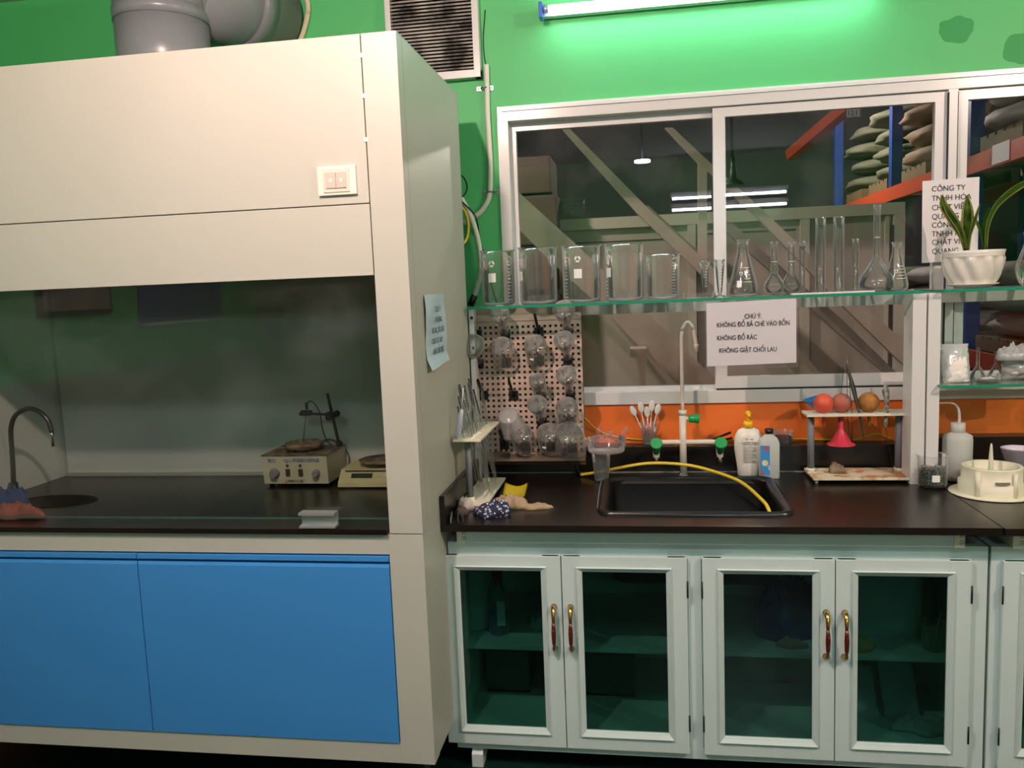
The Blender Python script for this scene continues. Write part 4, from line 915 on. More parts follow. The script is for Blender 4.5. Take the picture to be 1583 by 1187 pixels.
part('neck_nozzle', tube(bmesh.new(), [(TX + 0.054, TY - 0.012, 1.382), (TX + 0.0545, TY - 0.012, 1.372), (TX + 0.055, TY - 0.012, 1.366), (TX + 0.0555, TY - 0.012, 1.352)], 0.008, 12, rads=[0.009, 0.0088, 0.0065, 0.006]), tapm, tap)
for s, kx_, dip in ((-1, 0.047, 0), (1, 0.287, 0.004)):
    za = 1.003
    arm = part('arm', tube(bmesh.new(), spline([(TX, TY, za), (TX + s * 0.05, TY, za), (kx_ - s * 0.02, TY, za - 0.001), (kx_ - s * 0.004, TY - 0.01, za - 0.008), (kx_, TY - 0.018, za - 0.02)], 5), 0.0098, 14), tapm, tap)
    part('valve', tube(bmesh.new(), [(kx_, TY - 0.018, za - 0.005), (kx_, TY - 0.018, za - 0.055), (kx_, TY - 0.018, za - 0.06)], 0.012, 16, rads=[0.015, 0.0125, 0.006]), tapm, arm)
    part('nozzle', tube(bmesh.new(), [(kx_, TY - 0.018, za - 0.055), (kx_, TY - 0.018, za - 0.064), (kx_, TY - 0.018, za - 0.068), (kx_, TY - 0.018, za - 0.076), (kx_, TY - 0.018, za - 0.084)], 0.006, 12, rads=[0.0075, 0.0062, 0.0078, 0.0062, 0.004]), chrome, arm)
    kd = Vector((0, -0.72, 0.42)).normalized(); kc = Vector((kx_, TY - 0.03, za - 0.012))
    kb = tube(bmesh.new(), [kc, kc + kd * 0.012, kc + kd * 0.040, kc + kd * 0.045], 0.02, 24, rads=[0.013, 0.018, 0.0235, 0.021])
    kb2 = tube(bmesh.new(), [(kx_, TY - 0.028, za - 0.036), (kx_, TY - 0.040, za - 0.012), (kx_, TY - 0.05, za + 0.004)], 0.016, 20, rads=[0.011, 0.017, 0.022])
    part('knob', merge([kb, kb2]), gk, arm, 'green knob')
kc = Vector((TX + 0.012, TY, 1.075))
kz = U(1072, 647, Y=3.2).z
part('side_valve', tube(bmesh.new(), [(TX, TY, kz), (TX + 0.026, TY, kz)], 0.0085, 14), tapm, tap)
part('knob', tube(bmesh.new(), [(TX + 0.022, TY, kz), (TX + 0.026, TY, kz), (TX + 0.058, TY, kz), (TX + 0.062, TY, kz)], 0.02, 24, rads=[0.012, 0.0145, 0.0185, 0.0175]), gk, tap, 'green knob')
hp = [(897, 734, 3.19), (926, 729.5, 3.165), (971, 720.5, 3.15), (1007, 716, 3.14), (1050, 717.5, 3.12), (1085, 723.5, 3.09), (1130, 738, 3.00), (1153, 750.5, 2.93), (1176, 771, 2.82), (1186, 783, 2.77), (1191, 800, 2.75), (1188, 830, 2.76)]
hose = tag(obj('yellow_hose', tube(bmesh.new(), spline([U(a, b, Y=c) for a, b, c in hp], 8), 0.0062, 12), yellow), 'yellow rubber hose arching across the worktop into the sink', 'hose')
cable('drain_tube', [U(930, 742, Z=ZC + 0.0045), U(927, 755, Z=ZC + 0.0045), U(925, 770, Z=ZC + 0.0045), U(924, 785, Z=ZC + 0.0045)], 0.0015, clearplastic, 'thin clear tube trailing along the left rim of the sink', 'tube')

# ================================================================== bottles by the sink
x = U(1156, 733, Z=ZC).x; y = 3.20
t = thing('soap_bottle', 'white hand soap bottle with a yellow pump beside the sink', 'bottle', (x, y, ZC))
def oval(prof, x, y, z, sy_=0.6, n=32):
    bm = lathe(bmesh.new(), prof, n, cap0=True, cap1=True); bm.transform(T(x, y, z) @ Matrix.Diagonal((1, sy_, 1, 1))); return bm
part('bottle_body', oval([(0.035, 0), (0.040, 0.004), (0.043, 0.04), (0.052, 0.10), (0.053, 0.13), (0.050, 0.155), (0.038, 0.178), (0.022, 0.186), (0.016, 0.188)], x, y, ZC + 0.0005), mat('soap_white', '#e9e6dc', 0.35), t)
part('pump_collar', tube(bmesh.new(), [(x, y, ZC + 0.187), (x, y, ZC + 0.212)], 0.0175, 20, rads=[0.019, 0.0165]), mat('pump_yellow', '#f2bd16', 0.4), t)
part('pump_head', merge([tube(bmesh.new(), [(x, y, ZC + 0.212), (x, y, ZC + 0.235)], 0.006, 12), tube(bmesh.new(), [(x, y + 0.012, ZC + 0.238), (x, y - 0.005, ZC + 0.241), (x - 0.001, y - 0.028, ZC + 0.238), (x - 0.001, y - 0.034, ZC + 0.231)], 0.011, 14, rads=[0.010, 0.0125, 0.008, 0.005])]), mat('pump_yellow', '#f2bd16', 0.4), t)
def front_label(x0, x1, z0, z1, yf, m, parent, name='label', lab=None):
    return part(name, B(x0, x1, yf - 0.0006, yf, z0, z1), m, parent, lab)
yf = y - 0.0322
tl = [text_bm(s, sz, (x, yf - 0.001 - dy_, ZC + zz), align='CENTER', bold=0.0001) for s, sz, zz, dy_ in (('My', 0.009, 0.153, -0.004), ('Senses', 0.011, 0.144, -0.003), ('+1 HAND WASH', 0.0085, 0.132, -0.0008))]
tl += [B(x - 0.024, x + 0.026, yf - 0.001, yf - 0.0003, ZC + 0.127, ZC + 0.129)]
for k in range(11): tl.append(B(x - 0.023, x + (0.025 if k % 4 else 0.012), yf - 0.0008 + (0.0 if k < 4 else 0.0005 * (k - 3)), yf + 0.0006 * max(0, k - 3), ZC + 0.120 - k * 0.0062, ZC + 0.1212 - k * 0.0062))
part('label_print', merge(tl), mat('label_grey', '#6d6c6c', 0.6), t)
x = U(1189, 738, Z=ZC).x; y = 3.165
t = thing('spirit_bottle', 'clear flat bottle with a blue label and black cap by the soap', 'bottle', (x, y, ZC))
def rbox(hw, hd, rad, z): return [(x + a_, y + b_, z) for a_, b_ in rrect(-hw, hw, -hd, hd, rad)]
part('bottle_body', loft(bmesh.new(), [rbox(0.034, 0.022, 0.008, ZC + 0.001), rbox(0.036, 0.024, 0.009, ZC + 0.006), rbox(0.036, 0.024, 0.009, ZC + 0.135), rbox(0.030, 0.02, 0.01, ZC + 0.152), rbox(0.015, 0.0145, 0.0135, ZC + 0.166), rbox(0.013, 0.013, 0.0125, ZC + 0.172)]), frost, t)
part('liquid', loft(bmesh.new(), [rbox(0.033, 0.021, 0.008, ZC + 0.003), rbox(0.0345, 0.0225, 0.008, ZC + 0.006), rbox(0.0345, 0.0225, 0.008, ZC + 0.055)]), clear('pale_liquid', (0.8, 0.82, 0.72), edge=0.3, haze=0.25, hazecol=(0.75, 0.78, 0.7)), t)
part('bottle_cap', tube(bmesh.new(), [(x, y, ZC + 0.170), (x, y, ZC + 0.188)], 0.0155, 20), blackp, t)
lb = part('bottle_label', B(x - 0.0355, x - 0.001, y - 0.0252, y - 0.0242, ZC + 0.014, ZC + 0.128), mat('blue_label', '#3d8fd0', 0.5, col2='#d7e3ea', vscale=28, thr=(0.35, 0.42)), t, 'blue and white printed label')
part('label_accent', merge([B(x - 0.022, x - 0.003, y - 0.0258, y - 0.0253, ZC + 0.112, ZC + 0.124), B(x - 0.034, x - 0.024, y - 0.0258, y - 0.0253, ZC + 0.016, ZC + 0.030)]), mat('label_red', '#c8504a', 0.5), lb)
part('label_motif', lathe(bmesh.new(), [(0.0005, 0), (0.0115, 0.0003)], 20, mtx=T(x - 0.019, y - 0.0253, ZC + 0.062) @ Matrix.Rotation(PI / 2, 4, 'X')), mat('label_cream', '#e0d9a8', 0.5), lb)
# things on the ledge behind the bottles
x = U(1210, 690, Y=3.30).x
t = thing('round_tub', 'clear round tub with dark red contents on the ledge behind the bottles', 'tub', (x, 3.298, 0.9755))
part('tub_body', lathe(bmesh.new(), [(0.001, 0.001), (0.034, 0.0005), (0.036, 0.004), (0.038, 0.05), (0.0395, 0.052)], 28, x, 3.298, 0.975), clearplastic, t)
part('tub_contents', lathe(bmesh.new(), [(0.001, 0.003), (0.032, 0.002), (0.033, 0.03), (0.001, 0.036)], 24, x - 0.001, 3.298, 0.9755), mat('dark_red', '#6d2428', 0.6), t)
a, b = U(1095, 682, Y=3.29), U(1130, 668, Y=3.29)
t = thing('pliers', 'black handled pliers lying on the ledge behind the tap', 'tool', a)
part('plier_grip', merge([beam(bmesh.new(), a, b, 0.01, 0.008), beam(bmesh.new(), a + Vector((0.01, -0.005, -0.004)), b + Vector((0.005, -0.005, -0.022)), 0.01, 0.008)]), blackp, t)
part('plier_jaw', tube(bmesh.new(), [a, a + Vector((-0.035, 0, -0.004))], 0.004, 8, rads=[0.006, 0.002]), steel, t)

# ================================================================== second stand with bulbs and funnels
rx0, rx1 = 0.602, 0.955
st = thing('pipette_stand', 'ivory stand with grey posts holding rubber bulbs right of the sink', 'stand', ((rx0 + rx1) / 2, 3.15, ZC))
RT = 1.115
part('top_plate', B(rx0 - 0.006, rx1 + 0.012, 3.125, 3.235, RT - 0.009, RT, 0.002), ivory, st)
part('base_plate', B(rx0 + 0.004, rx1 + 0.020, 3.06, 3.235, ZC + 0.013, ZC + 0.021, 0.002), mat('stained_ivory', '#ddd5ba', 0.6, col2='#b98458', vscale=14, thr=(0.38, 0.5)), st)
part('foot', merge([tube(bmesh.new(), [(rx0 + 0.018, 3.075, ZC + 0.0005), (rx0 + 0.018, 3.075, ZC + 0.013)], 0.006, 12)]), ivory, st)
part('foot', merge([tube(bmesh.new(), [(rx1 + 0.010, 3.075, ZC + 0.0005), (rx1 + 0.010, 3.075, ZC + 0.013)], 0.006, 12)]), ivory, st)
part('foot', merge([tube(bmesh.new(), [(rx0 + 0.018, 3.22, ZC + 0.0005), (rx0 + 0.018, 3.22, ZC + 0.013)], 0.006, 12)]), ivory, st)
part('foot', merge([tube(bmesh.new(), [(rx1 + 0.010, 3.22, ZC + 0.0005), (rx1 + 0.010, 3.22, ZC + 0.013)], 0.006, 12)]), ivory, st)
for xx, w in ((rx0 + 0.018, 0.0125), (rx1 - 0.020, 0.017)):
    part('post', tube(bmesh.new(), [(xx, 3.18, ZC + 0.021), (xx, 3.18, RT - 0.009)], w, 18), grey, st)
    part('post_collar', tube(bmesh.new(), [(xx, 3.18, ZC + 0.0205), (xx, 3.18, ZC + 0.034)], w + 0.004, 18), ivory, st)
def bulb(px, py, r_, m, label, tip=None, yy=3.17):
    c = U(px, py, Y=yy); r0 = r_ / 397.0
    c.z = RT + r0 * 0.93 + 0.001
    t = thing('rubber_bulb', label, 'rubber bulb', (c.x, c.y, RT))
    part('bulb_body', ball(bmesh.new(), c, r0, n=28), m, t)
    part('bulb_neck', tube(bmesh.new(), [(c.x, c.y, c.z - r0 * 0.8), (c.x, c.y, RT - 0.004), (c.x + 0.002, c.y - 0.004, RT - 0.03), (c.x + 0.001, c.y - 0.004, RT - 0.052)], 0.007, 12, rads=[0.016, 0.0075, 0.0065, 0.004]), m, t)
    return t, c, r0
bulb(1273, 625, 14.5, mat('coral_rubber', '#dd5a42', 0.5, var=0.1, vscale=20), 'clean coral-red rubber bulb, left one on the stand')
bulb(1301, 624, 14.5, mat('dusty_rubber', '#b2584a', 0.65, col2='#8f6a58', vscale=25, thr=(0.4, 0.6)), 'dusty red rubber bulb next to the coral one')
tb, bc, br = bulb(1343, 624, 15, mat('brown_rubber', '#b07a38', 0.7, col2='#8a5a28', vscale=30, thr=(0.4, 0.65)), 'cracked brown rubber bulb at the right of the stand')
part('crack', tube(bmesh.new(), [bc + Vector((br * 0.80 * math.sin(a), -br * 0.62, br * 0.9 * math.cos(a) * 0.9)) * 1.0 for a in (0.35, 0.6, 0.85, 1.1, 1.5, 1.8)], 0.002, 6), mat('crack_red', '#9c3a20', 0.7), tb)
# funnels
c = U(1262, 640, Y=3.215)
t = thing('plastic_funnel', 'blue plastic funnel lying behind the coral bulb', 'funnel', (c.x, c.y, RT))
fm = Matrix.Translation((c.x - 0.012, 3.205, RT + 0.022)) @ Matrix.Rotation(-0.15, 4, 'Z') @ Matrix.Rotation(0.85, 4, 'Y')
part('funnel_cone', lathe(bmesh.new(), [(0.042, 0.0), (0.041, -0.001), (0.006, -0.045), (0.004, -0.075)][::-1] + [(0.040, 0.001), (0.005, -0.044)], 28, mtx=Matrix.Translation((c.x - 0.008, 3.215, RT + 0.048)) @ Matrix.Rotation(-0.25, 4, 'Y')), mat('blue_plastic', '#2f80c8', 0.35), t)
c = U(1300, 693, Y=3.165)
t = thing('plastic_funnel', 'pink plastic funnel hanging mouth down inside the stand', 'funnel', (c.x, 3.165, 0.99))
mz = U(1300, 687, Y=3.165).z
part('funnel_cone', lathe(bmesh.new(), [(0.051, 0), (0.049, 0.003), (0.035, 0.012), (0.020, 0.040), (0.0125, 0.052), (0.010, 0.058), (0.0085, RT - mz - 0.004)], 32, c.x, 3.165, mz), mat('pink_plastic', '#c9374c', 0.3), t)
# sticks
def rod(name, pts, rad, m, label, cat='rod', rads=None):
    return tag(obj(name, tube(bmesh.new(), pts, rad, 8, rads=rads), m), label, cat)
t = thing('tweezers', 'long grey metal tweezers standing slanted through the stand', 'tweezers', U(1335, 680, Y=3.15))
part('tweezer_arm', tube(bmesh.new(), [U(1308, 548, Y=3.15), U(1310, 568, Y=3.15), U(1318, 600, Y=3.15), U(1329, 640, Y=3.15), U(1336, 679, Y=3.15)], 0.005, 8, rads=[0.0012, 0.004, 0.0062, 0.0055, 0.003]), mat('dull_steel', '#6b6964', 0.4, 0.8), t)
part('tweezer_arm', tube(bmesh.new(), [U(1311, 568, Y=3.158), U(1322, 600, Y=3.158), U(1329, 637, Y=3.158)], 0.0022, 8), darkmetal, t)
rod('wire_rod', [U(1304, 568, Y=3.16), U(1298, 637, Y=3.16), U(1296, 652, Y=3.16)], 0.0011, darkmetal, 'thin wire slanting left behind the tweezers', 'wire')
rod('wire_rod', [U(1309, 560, Y=3.145), U(1310, 640, Y=3.145), U(1312, 665, Y=3.145), U(1317, 682, Y=3.145)], 0.0012, darkmetal, 'straight dark wire left of the tweezers', 'wire')
rod('wire_rod', [U(1313, 592, Y=3.14), U(1317, 640, Y=3.14), U(1317, 684, Y=3.14)], 0.0012, darkmetal, 'dark wire crossing just in front of the tweezers', 'wire')
t = thing('metal_spatula', 'mottled metal spatula with a hooked wire at the right of the stand', 'spatula', U(1381, 725, Y=3.15))
part('spatula_head', tube(bmesh.new(), [U(1370, 594, Y=3.15), U(1369, 605, Y=3.15), U(1371, 618, Y=3.15), U(1370, 636, Y=3.15), U(1369, 655, Y=3.15), U(1369, 662, Y=3.15)], 0.01, 12, rads=[0.006, 0.0125, 0.009, 0.0085, 0.007, 0.002]), mat('mottled_grey', '#a8a592', 0.6, col2='#5a5a50', vscale=70, thr=(0.4, 0.6)), t)
part('hook_wire', tube(bmesh.new(), [U(1369, 660, Y=3.15), U(1374, 690, Y=3.145), U(1380, 720, Y=3.14), U(1383, 726, Y=3.14), U(1380, 728, Y=3.14), U(1378, 724, Y=3.14)], 0.0012, 6), darkmetal, t)
c = U(1293, 727, Z=ZC + 0.03)
tag(obj('dried_scrap', crumple(c.x, 3.15, ZC + 0.0212, 0.026, 0.022, 0.035, 12.2, freq=30, lobes=0.5), mat('dried_brown', '#8d7a63', 0.9, var=0.4, vscale=60)), 'dried brown crumpled scrap on the stained stand base', 'scrap')

# ================================================================== right end of the bench
# beaker of metal bits
x, y = U(1441, 745, Z=ZC).x, 3.02
x = U(1441, 735, Y=y).x
bk = glassware('glass_beaker', 'small glass beaker filled with metal bits beside the wash bottle', 'beaker', x, y, ZC + 0.0005, bprof(0.0475, 0.115), 36, m=glass_lo, patch=(0.038, 0.026, 0.024, FA - 0.05), spout=2.6)
bits = bmesh.new(); rb = random.Random(3)
for k in range(420):
    a = rb.uniform(0, 2 * PI); rr = 0.041 * math.sqrt(rb.random()) if k > 260 else rb.uniform(0.034, 0.0415); zz = rb.uniform(0.008, 0.070)
    if rr < 0.03 and zz < 0.055: zz = rb.uniform(0.055, 0.072)
    mt = Matrix.Translation((x + rr * math.cos(a), y + rr * math.sin(a), ZC + zz)) @ Matrix.Rotation(rb.uniform(0, 6), 4, Vector((rb.random(), rb.random(), rb.random() + 0.01)))
    b_ = bmesh.new(); bx(b_, -0.003, 0.003, -0.0012, 0.0012, -0.0045, 0.0045); b_.transform(mt)
    me = bpy.data.meshes.new('t'); b_.to_mesh(me); b_.free(); bits.from_mesh(me); bpy.data.meshes.remove(me)
bo = part('metal_bits', bits, mat('metal_bits', '#f2efe6', 0.3, 0.0, col2='#4a4640', vscale=160, thr=(0.42, 0.58)), bk, 'grey and black metal chips'); bo['kind'] = 'stuff'
# wash bottle
y = 3.12; x = U(1480, 700, Y=y).x
t = thing('wash_bottle', 'translucent wash bottle with a bent spout left of the ivory ring', 'bottle', (x, y, ZC))
part('bottle_body', lathe(bmesh.new(), [(0.001, 0.002), (0.044, 0.0005), (0.048, 0.006), (0.049, 0.15), (0.046, 0.164), (0.030, 0.172), (0.0215, 0.176), (0.0215, 0.18)], 36, x, y, ZC + 0.0005), frost, t)
part('liquid', lathe(bmesh.new(), [(0.001, 0.004), (0.044, 0.003), (0.0462, 0.008), (0.0465, 0.075), (0.001, 0.0755)], 32, x, y, ZC + 0.0005), clear('cloudy_liquid', (0.8, 0.8, 0.72), edge=0.2, haze=0.35, hazecol=(0.7, 0.7, 0.6)), t)
part('screw_cap', tube(bmesh.new(), [(x, y, ZC + 0.172), (x, y, ZC + 0.208)], 0.024, 24), frost, t)
part('bent_spout', tube(bmesh.new(), spline([(x + 0.004, y, ZC + 0.20), (x + 0.003, y, ZC + 0.245), (x - 0.006, y, ZC + 0.27), (x - 0.028, y - 0.002, ZC + 0.281), (x - 0.075, y - 0.004, ZC + 0.281)], 6), 0.004, 10, rads=[0.0055 - 0.0035 * i / 24 for i in range(25)]), frost, t)
# ivory ring holder
y = 2.93; c = U(1530, 765, Z=ZC); x = U(1533, 740, Y=y).x
ri = thing('ring_holder', 'ivory plastic ring housing on a round flange at the right bench', 'holder', (x, y, ZC))
Rr = 0.098
part('flange', lathe(bmesh.new(), [(0.001, 0.0005), (0.128, 0.0005), (0.130, 0.003), (0.128, 0.006), (0.1, 0.0065), (0.001, 0.0065)], 56, x, y, ZC), ivory, ri)
def oct_(a, z_): return 1 + 0.035 * abs(math.sin(2.5 * a + 0.6))
part('ring_wall', lathe(bmesh.new(), [(Rr, 0.006), (Rr, 0.045), (Rr - 0.008, 0.047), (Rr - 0.008, 0.092), (Rr - 0.008, 0.096), (Rr - 0.022, 0.096), (Rr - 0.022, 0.008)], 60, x, y, ZC, mod=oct_), ivory, ri)
for ang, w in ((-2.35, 0.018), (-1.2, 0.014), (-0.55, 0.016), (0.9, 0.014), (2.2, 0.014)):
    px_, py_ = x + (Rr + 0.002) * math.cos(ang), y + (Rr + 0.002) * math.sin(ang)
    part('lug', tube(bmesh.new(), [(px_, py_, ZC + 0.006), (px_, py_, ZC + 0.086)], w * 0.5, 10), ivory, ri)
bmw = bmesh.new()
for k in range(10):
    a0 = -1.85 + 0.045 * k; a1 = a0 + 0.045; R0 = Rr + 0.003
    vs = [bmw.verts.new((x + R0 * oct_(a_, 0) * math.cos(a_), y + R0 * oct_(a_, 0) * math.sin(a_), ZC + z_)) for a_, z_ in ((a0, 0.050), (a1, 0.050), (a1, 0.060), (a0, 0.060))]; bmw.faces.new(vs)
part('slot_window', bmw, mat('slot_grey', '#7c7c72', 0.3), ri)
part('centre_rod', tube(bmesh.new(), [(x, y + 0.01, ZC + 0.006), (x, y + 0.01, ZC + 0.11), (x, y + 0.01, ZC + 0.158), (x, y + 0.01, ZC + 0.168)], 0.005, 14, rads=[0.009, 0.0075, 0.004, 0.002]), ivory, ri)
# mortar and stone
y = 3.09; x = U(1574, 710, Y=y).x
t = thing('mortar_bowl', 'grey mortar bowl with a pale lilac inside at the right edge', 'bowl', (x, y, ZC))
part('bowl_outer', lathe(bmesh.new(), [(0.030, 0.0005), (0.030, 0.006), (0.024, 0.014), (0.032, 0.05), (0.050, 0.10), (0.055, 0.116), (0.056, 0.121)], 36, x, y, ZC, cap0=True), mat('mortar_grey', '#8e8a92', 0.4, var=0.15, vscale=20), t)
part('bowl_inner', lathe(bmesh.new(), [(0.056, 0.121), (0.050, 0.1225), (0.045, 0.105), (0.024, 0.055), (0.001, 0.05)], 36, x, y, ZC), mat('lilac_glaze', '#d8cfe4', 0.25), t)
c = U(1505, 725, Y=3.2)
tag(obj('dark_stone', ball(bmesh.new(), (c.x, 3.2, ZC + 0.030), 0.030, 1, 1, 1, 16), mat('dark_stone', '#3d3836', 0.7, var=0.3, vscale=30)), 'dark rounded stone behind the wash bottle', 'stone')
c = U(1580, 735, Y=2.96)
tag(obj('brown_stone', ball(bmesh.new(), (U(1588, 730, Y=2.97).x + 0.02, 3.0, ZC + 0.038), 0.038, 1, 1, 1, 16), mat('brown_stone', '#6a5a50', 0.7, var=0.3, vscale=30)), 'brownish stone half cut by the right picture edge beside the ivory ring', 'stone')

# ================================================================== plant on the right top shelf
y = 3.14; x = U(1504, 400, Y=y).x
pz = ZS + 0.0005
pp = thing('potted_snake_plant', 'snake plant with yellow-edged leaves in a white spiral pot', 'plant', (x, y, pz))
part('saucer', lathe(bmesh.new(), [(0.001, 0.001), (0.055, 0.0005), (0.060, 0.006), (0.082, 0.012), (0.084, 0.016), (0.078, 0.016), (0.055, 0.009), (0.001, 0.009)], 40, x, y, pz), mat('ceramic_white', '#e6e2da', 0.25, coat=0.3), pp)
tw = lambda a, z_: 1 + (0.055 * math.sin(11 * a + 44 * z_) if 0.012 < z_ < 0.105 else (0.012 * math.sin(11 * a) if z_ > 0.119 else 0))
part('pot', lathe(bmesh.new(), [(0.064, 0.010), (0.070, 0.016), (0.077, 0.028), (0.085, 0.045), (0.091, 0.065), (0.095, 0.085), (0.096, 0.102), (0.0965, 0.108), (0.098, 0.110), (0.097, 0.113), (0.098, 0.119), (0.0995, 0.130), (0.095, 0.130), (0.092, 0.115), (0.001, 0.112)], 110, x, y, pz, mod=tw), mat('ceramic_white', '#e6e2da', 0.25, coat=0.3), pp)
part('soil', lathe(bmesh.new(), [(0.093, 0.114), (0.001, 0.116)], 32, x, y, pz), mat('soil', '#3a2c20', 0.9, var=0.4, vscale=60), pp)
leafm = mat('leaf_green', '#2f5a1e', 0.4, col2='#6b8f3a', vscale=30, thr=(0.42, 0.62)); marg = mat('leaf_margin', '#dcd886', 0.45); leafb = mat('leaf_bright', '#4f8a2c', 0.4, var=0.3, vscale=20)
def leaf(pts, w, m=leafm, yaw=0.0, margin=True, fold=0.25):
    P = spline(pts, 6); n = len(P); bmc = bmesh.new(); bmm = bmesh.new()
    rows_ = []
    for i, p_ in enumerate(P):
        t_ = (P[min(i + 1, n - 1)] - P[max(i - 1, 0)]).normalized()
        side = t_.cross(Vector((math.sin(yaw), -math.cos(yaw), 0))).normalized(); nrm = side.cross(t_)
        f = i / (n - 1); ww = w * (0.45 + 1.1 * f if f < 0.5 else 1.0) * (1 if f < 0.6 else max(0.02, 1 - ((f - 0.6) / 0.4) ** 2)) * 0.5
        ww = max(ww, 0.0006)
        rows_.append([p_ + side * ww * k + nrm * (abs(k) * ww * fold) for k in (-1, -0.62, 0, 0.62, 1)])
    for bm_, cols in ((bmc, (1, 2, 3)), (bmm, (0, 1)), (bmm, (3, 4))):
        vs = [[bm_.verts.new(r_[k]) for k in cols] for r_ in rows_]
        for a_, b_ in zip(vs, vs[1:]):
            for k in range(len(cols) - 1):
                f_ = bm_.faces.new((a_[k], a_[k + 1], b_[k + 1], b_[k])); f_.smooth = True
    for bm_ in (bmc, bmm): bmesh.ops.solidify(bm_, geom=bm_.faces[:], thickness=0.0016)
    o = part('leaf', bmc, m, pp); part('leaf_margin', bmm, marg if margin else m, o)
def L3(*a): return [U(px_, py_, Y=y + dy_) for px_, py_, dy_ in a]
leaf(L3((1492, 387, -0.01), (1487, 366, -0.01), (1472, 340, -0.02), (1458, 318, -0.03), (1457, 300, -0.035)), 0.036, yaw=0.2)
leaf(L3((1494, 387, 0.0), (1494, 360, 0.0), (1495, 330, 0.0), (1495, 301, 0.0)), 0.042, yaw=0.0)
leaf(L3((1492, 384, -0.02), (1484, 355, -0.03), (1468, 330, -0.035), (1458, 312, -0.04)), 0.020, yaw=-0.5)
leaf(L3((1495, 387, -0.02), (1500, 360, -0.025), (1507, 338, -0.03), (1515, 313, -0.03)), 0.022, yaw=0.7)
leaf(L3((1519, 385, 0.0), (1519, 360, 0.0), (1523, 335, 0.01), (1531, 318, 0.015)), 0.016, leafb, margin=False)
leaf(L3((1521, 385, -0.01), (1516, 360, -0.02), (1508, 340, -0.02), (1503, 335, -0.02)), 0.010, leafb, margin=False)
leaf(L3((1524, 386, 0.0), (1526, 350, -0.01), (1538, 320, -0.03), (1560, 298, -0.05), (1590, 280, -0.07), (1615, 272, -0.08)), 0.026, leafb, yaw=0.4)
# ribbed vase at the edge
x = U(1598, 420, Y=3.13).x
t = thing('ribbed_glass_vase', 'clear ribbed glass vase cut by the right picture edge', 'vase', (x, 3.13, ZS))
part('vase_body', lathe(bmesh.new(), [(0.001, 0.002), (0.034, 0.0005), (0.042, 0.01), (0.052, 0.035), (0.056, 0.06), (0.050, 0.09), (0.036, 0.13), (0.028, 0.155), (0.033, 0.185)], 60, x, 3.13, ZS + 0.0005, mod=lambda a, z_: 1 + 0.03 * math.sin(12 * a + 30 * z_)), glass_lo, t)

# ---------------------------------------------------------------- right lower glass shelf
ZL = 1.2285
powder = mat('white_powder', '#f0ece8', 0.8)
def pillow(bm, x0, x1, z0, z1, y, th, lean=0.0, seed=1, top=0.0):
    nx_, nz_ = 14, 16; F_ = []
    for s in (-1, 1):
        F_.append([[bm.verts.new((x0 + (x1 - x0) * i / nx_ + 0.003 * noise.noise(Vector((j * 0.4, s, seed))), y + lean * j / nz_ + s * th * (math.sin(PI * i / nx_) ** 0.6) * (math.sin(PI * min(1, (j + 0.6) / (nz_ + 0.6))) ** 0.6) * (1 + 0.4 * noise.noise(Vector((i * 0.5, j * 0.5, seed)))) * (1 - top * j / nz_), z0 + (z1 - z0) * j / nz_)) for i in range(nx_ + 1)] for j in range(nz_ + 1)])
    for s in (0, 1):
        for j in range(nz_):
            for i in range(nx_):
                f_ = bm.faces.new((F_[s][j][i], F_[s][j][i + 1], F_[s][j + 1][i + 1], F_[s][j + 1][i])); f_.smooth = True
    bmesh.ops.remove_doubles(bm, verts=bm.verts, dist=0.0004)
    return bm
a, b = U(1466, 590, Y=3.07), U(1503, 537, Y=3.07)
t = thing('powder_bag', 'clear zip bag of white powder leaning at the left of the lower glass shelf', 'bag', (a.x, 3.08, ZL))
part('bag_film', pillow(bmesh.new(), a.x - 0.012, b.x + 0.004, ZL + 0.001, b.z + 0.01, 3.09, 0.026, lean=0.03, top=0.6), bagm, t)
part('powder', pillow(bmesh.new(), a.x + 0.004, b.x - 0.004, ZL + 0.003, b.z - 0.032, 3.085, 0.021, lean=0.02, seed=4), powder, t)
c = U(1513, 580, Y=3.10).x
t = thing('glass_funnel', 'glass funnel standing mouth down beside the powder bag', 'funnel', (c, 3.11, ZL))
part('funnel_cone', lathe(bmesh.new(), [(0.036, 0.001), (0.034, 0.006), (0.012, 0.045), (0.006, 0.055), (0.0045, 0.12)], 28, c, 3.11, ZL), glass_lo, t)
c = U(1528, 585, Y=3.07).x
t = thing('clear_dish', 'low clear dish on the lower glass shelf beside the funnel', 'dish', (c, 3.07, ZL))
part('dish_body', lathe(bmesh.new(), [(0.001, 0.001), (0.034, 0.001), (0.038, 0.004), (0.040, 0.030)], 28, c, 3.075, ZL), clearplastic, t)
part('dish_contents', lathe(bmesh.new(), [(0.035, 0.003), (0.035, 0.010), (0.02, 0.016), (0.001, 0.018)], 20, c, 3.075, ZL), powder, t)
a, b = U(1556, 588, Y=3.09), U(1600, 535, Y=3.09)
t = thing('powder_bag', 'tied clear bag of pale powder at the right end of the lower shelf', 'bag', (a.x, 3.1, ZL))
part('powder', pillow(bmesh.new(), a.x, b.x + 0.03, ZL + 0.002, b.z - 0.035, 3.12, 0.04, seed=7), mat('cream_powder', '#dcc9ba', 0.8), t)
part('bag_film', merge([pillow(bmesh.new(), a.x - 0.006, b.x + 0.036, ZL + 0.001, b.z - 0.02, 3.12, 0.046, seed=9), crumple(a.x + 0.02, 3.10, b.z - 0.045, 0.055, 0.045, 0.05, 4.4)]), bagm, t)
c = U(1543, 580, Y=3.14).x
t = thing('glass_funnel', 'glass funnel standing mouth down against the tied bag', 'funnel', (c, 3.16, ZL))
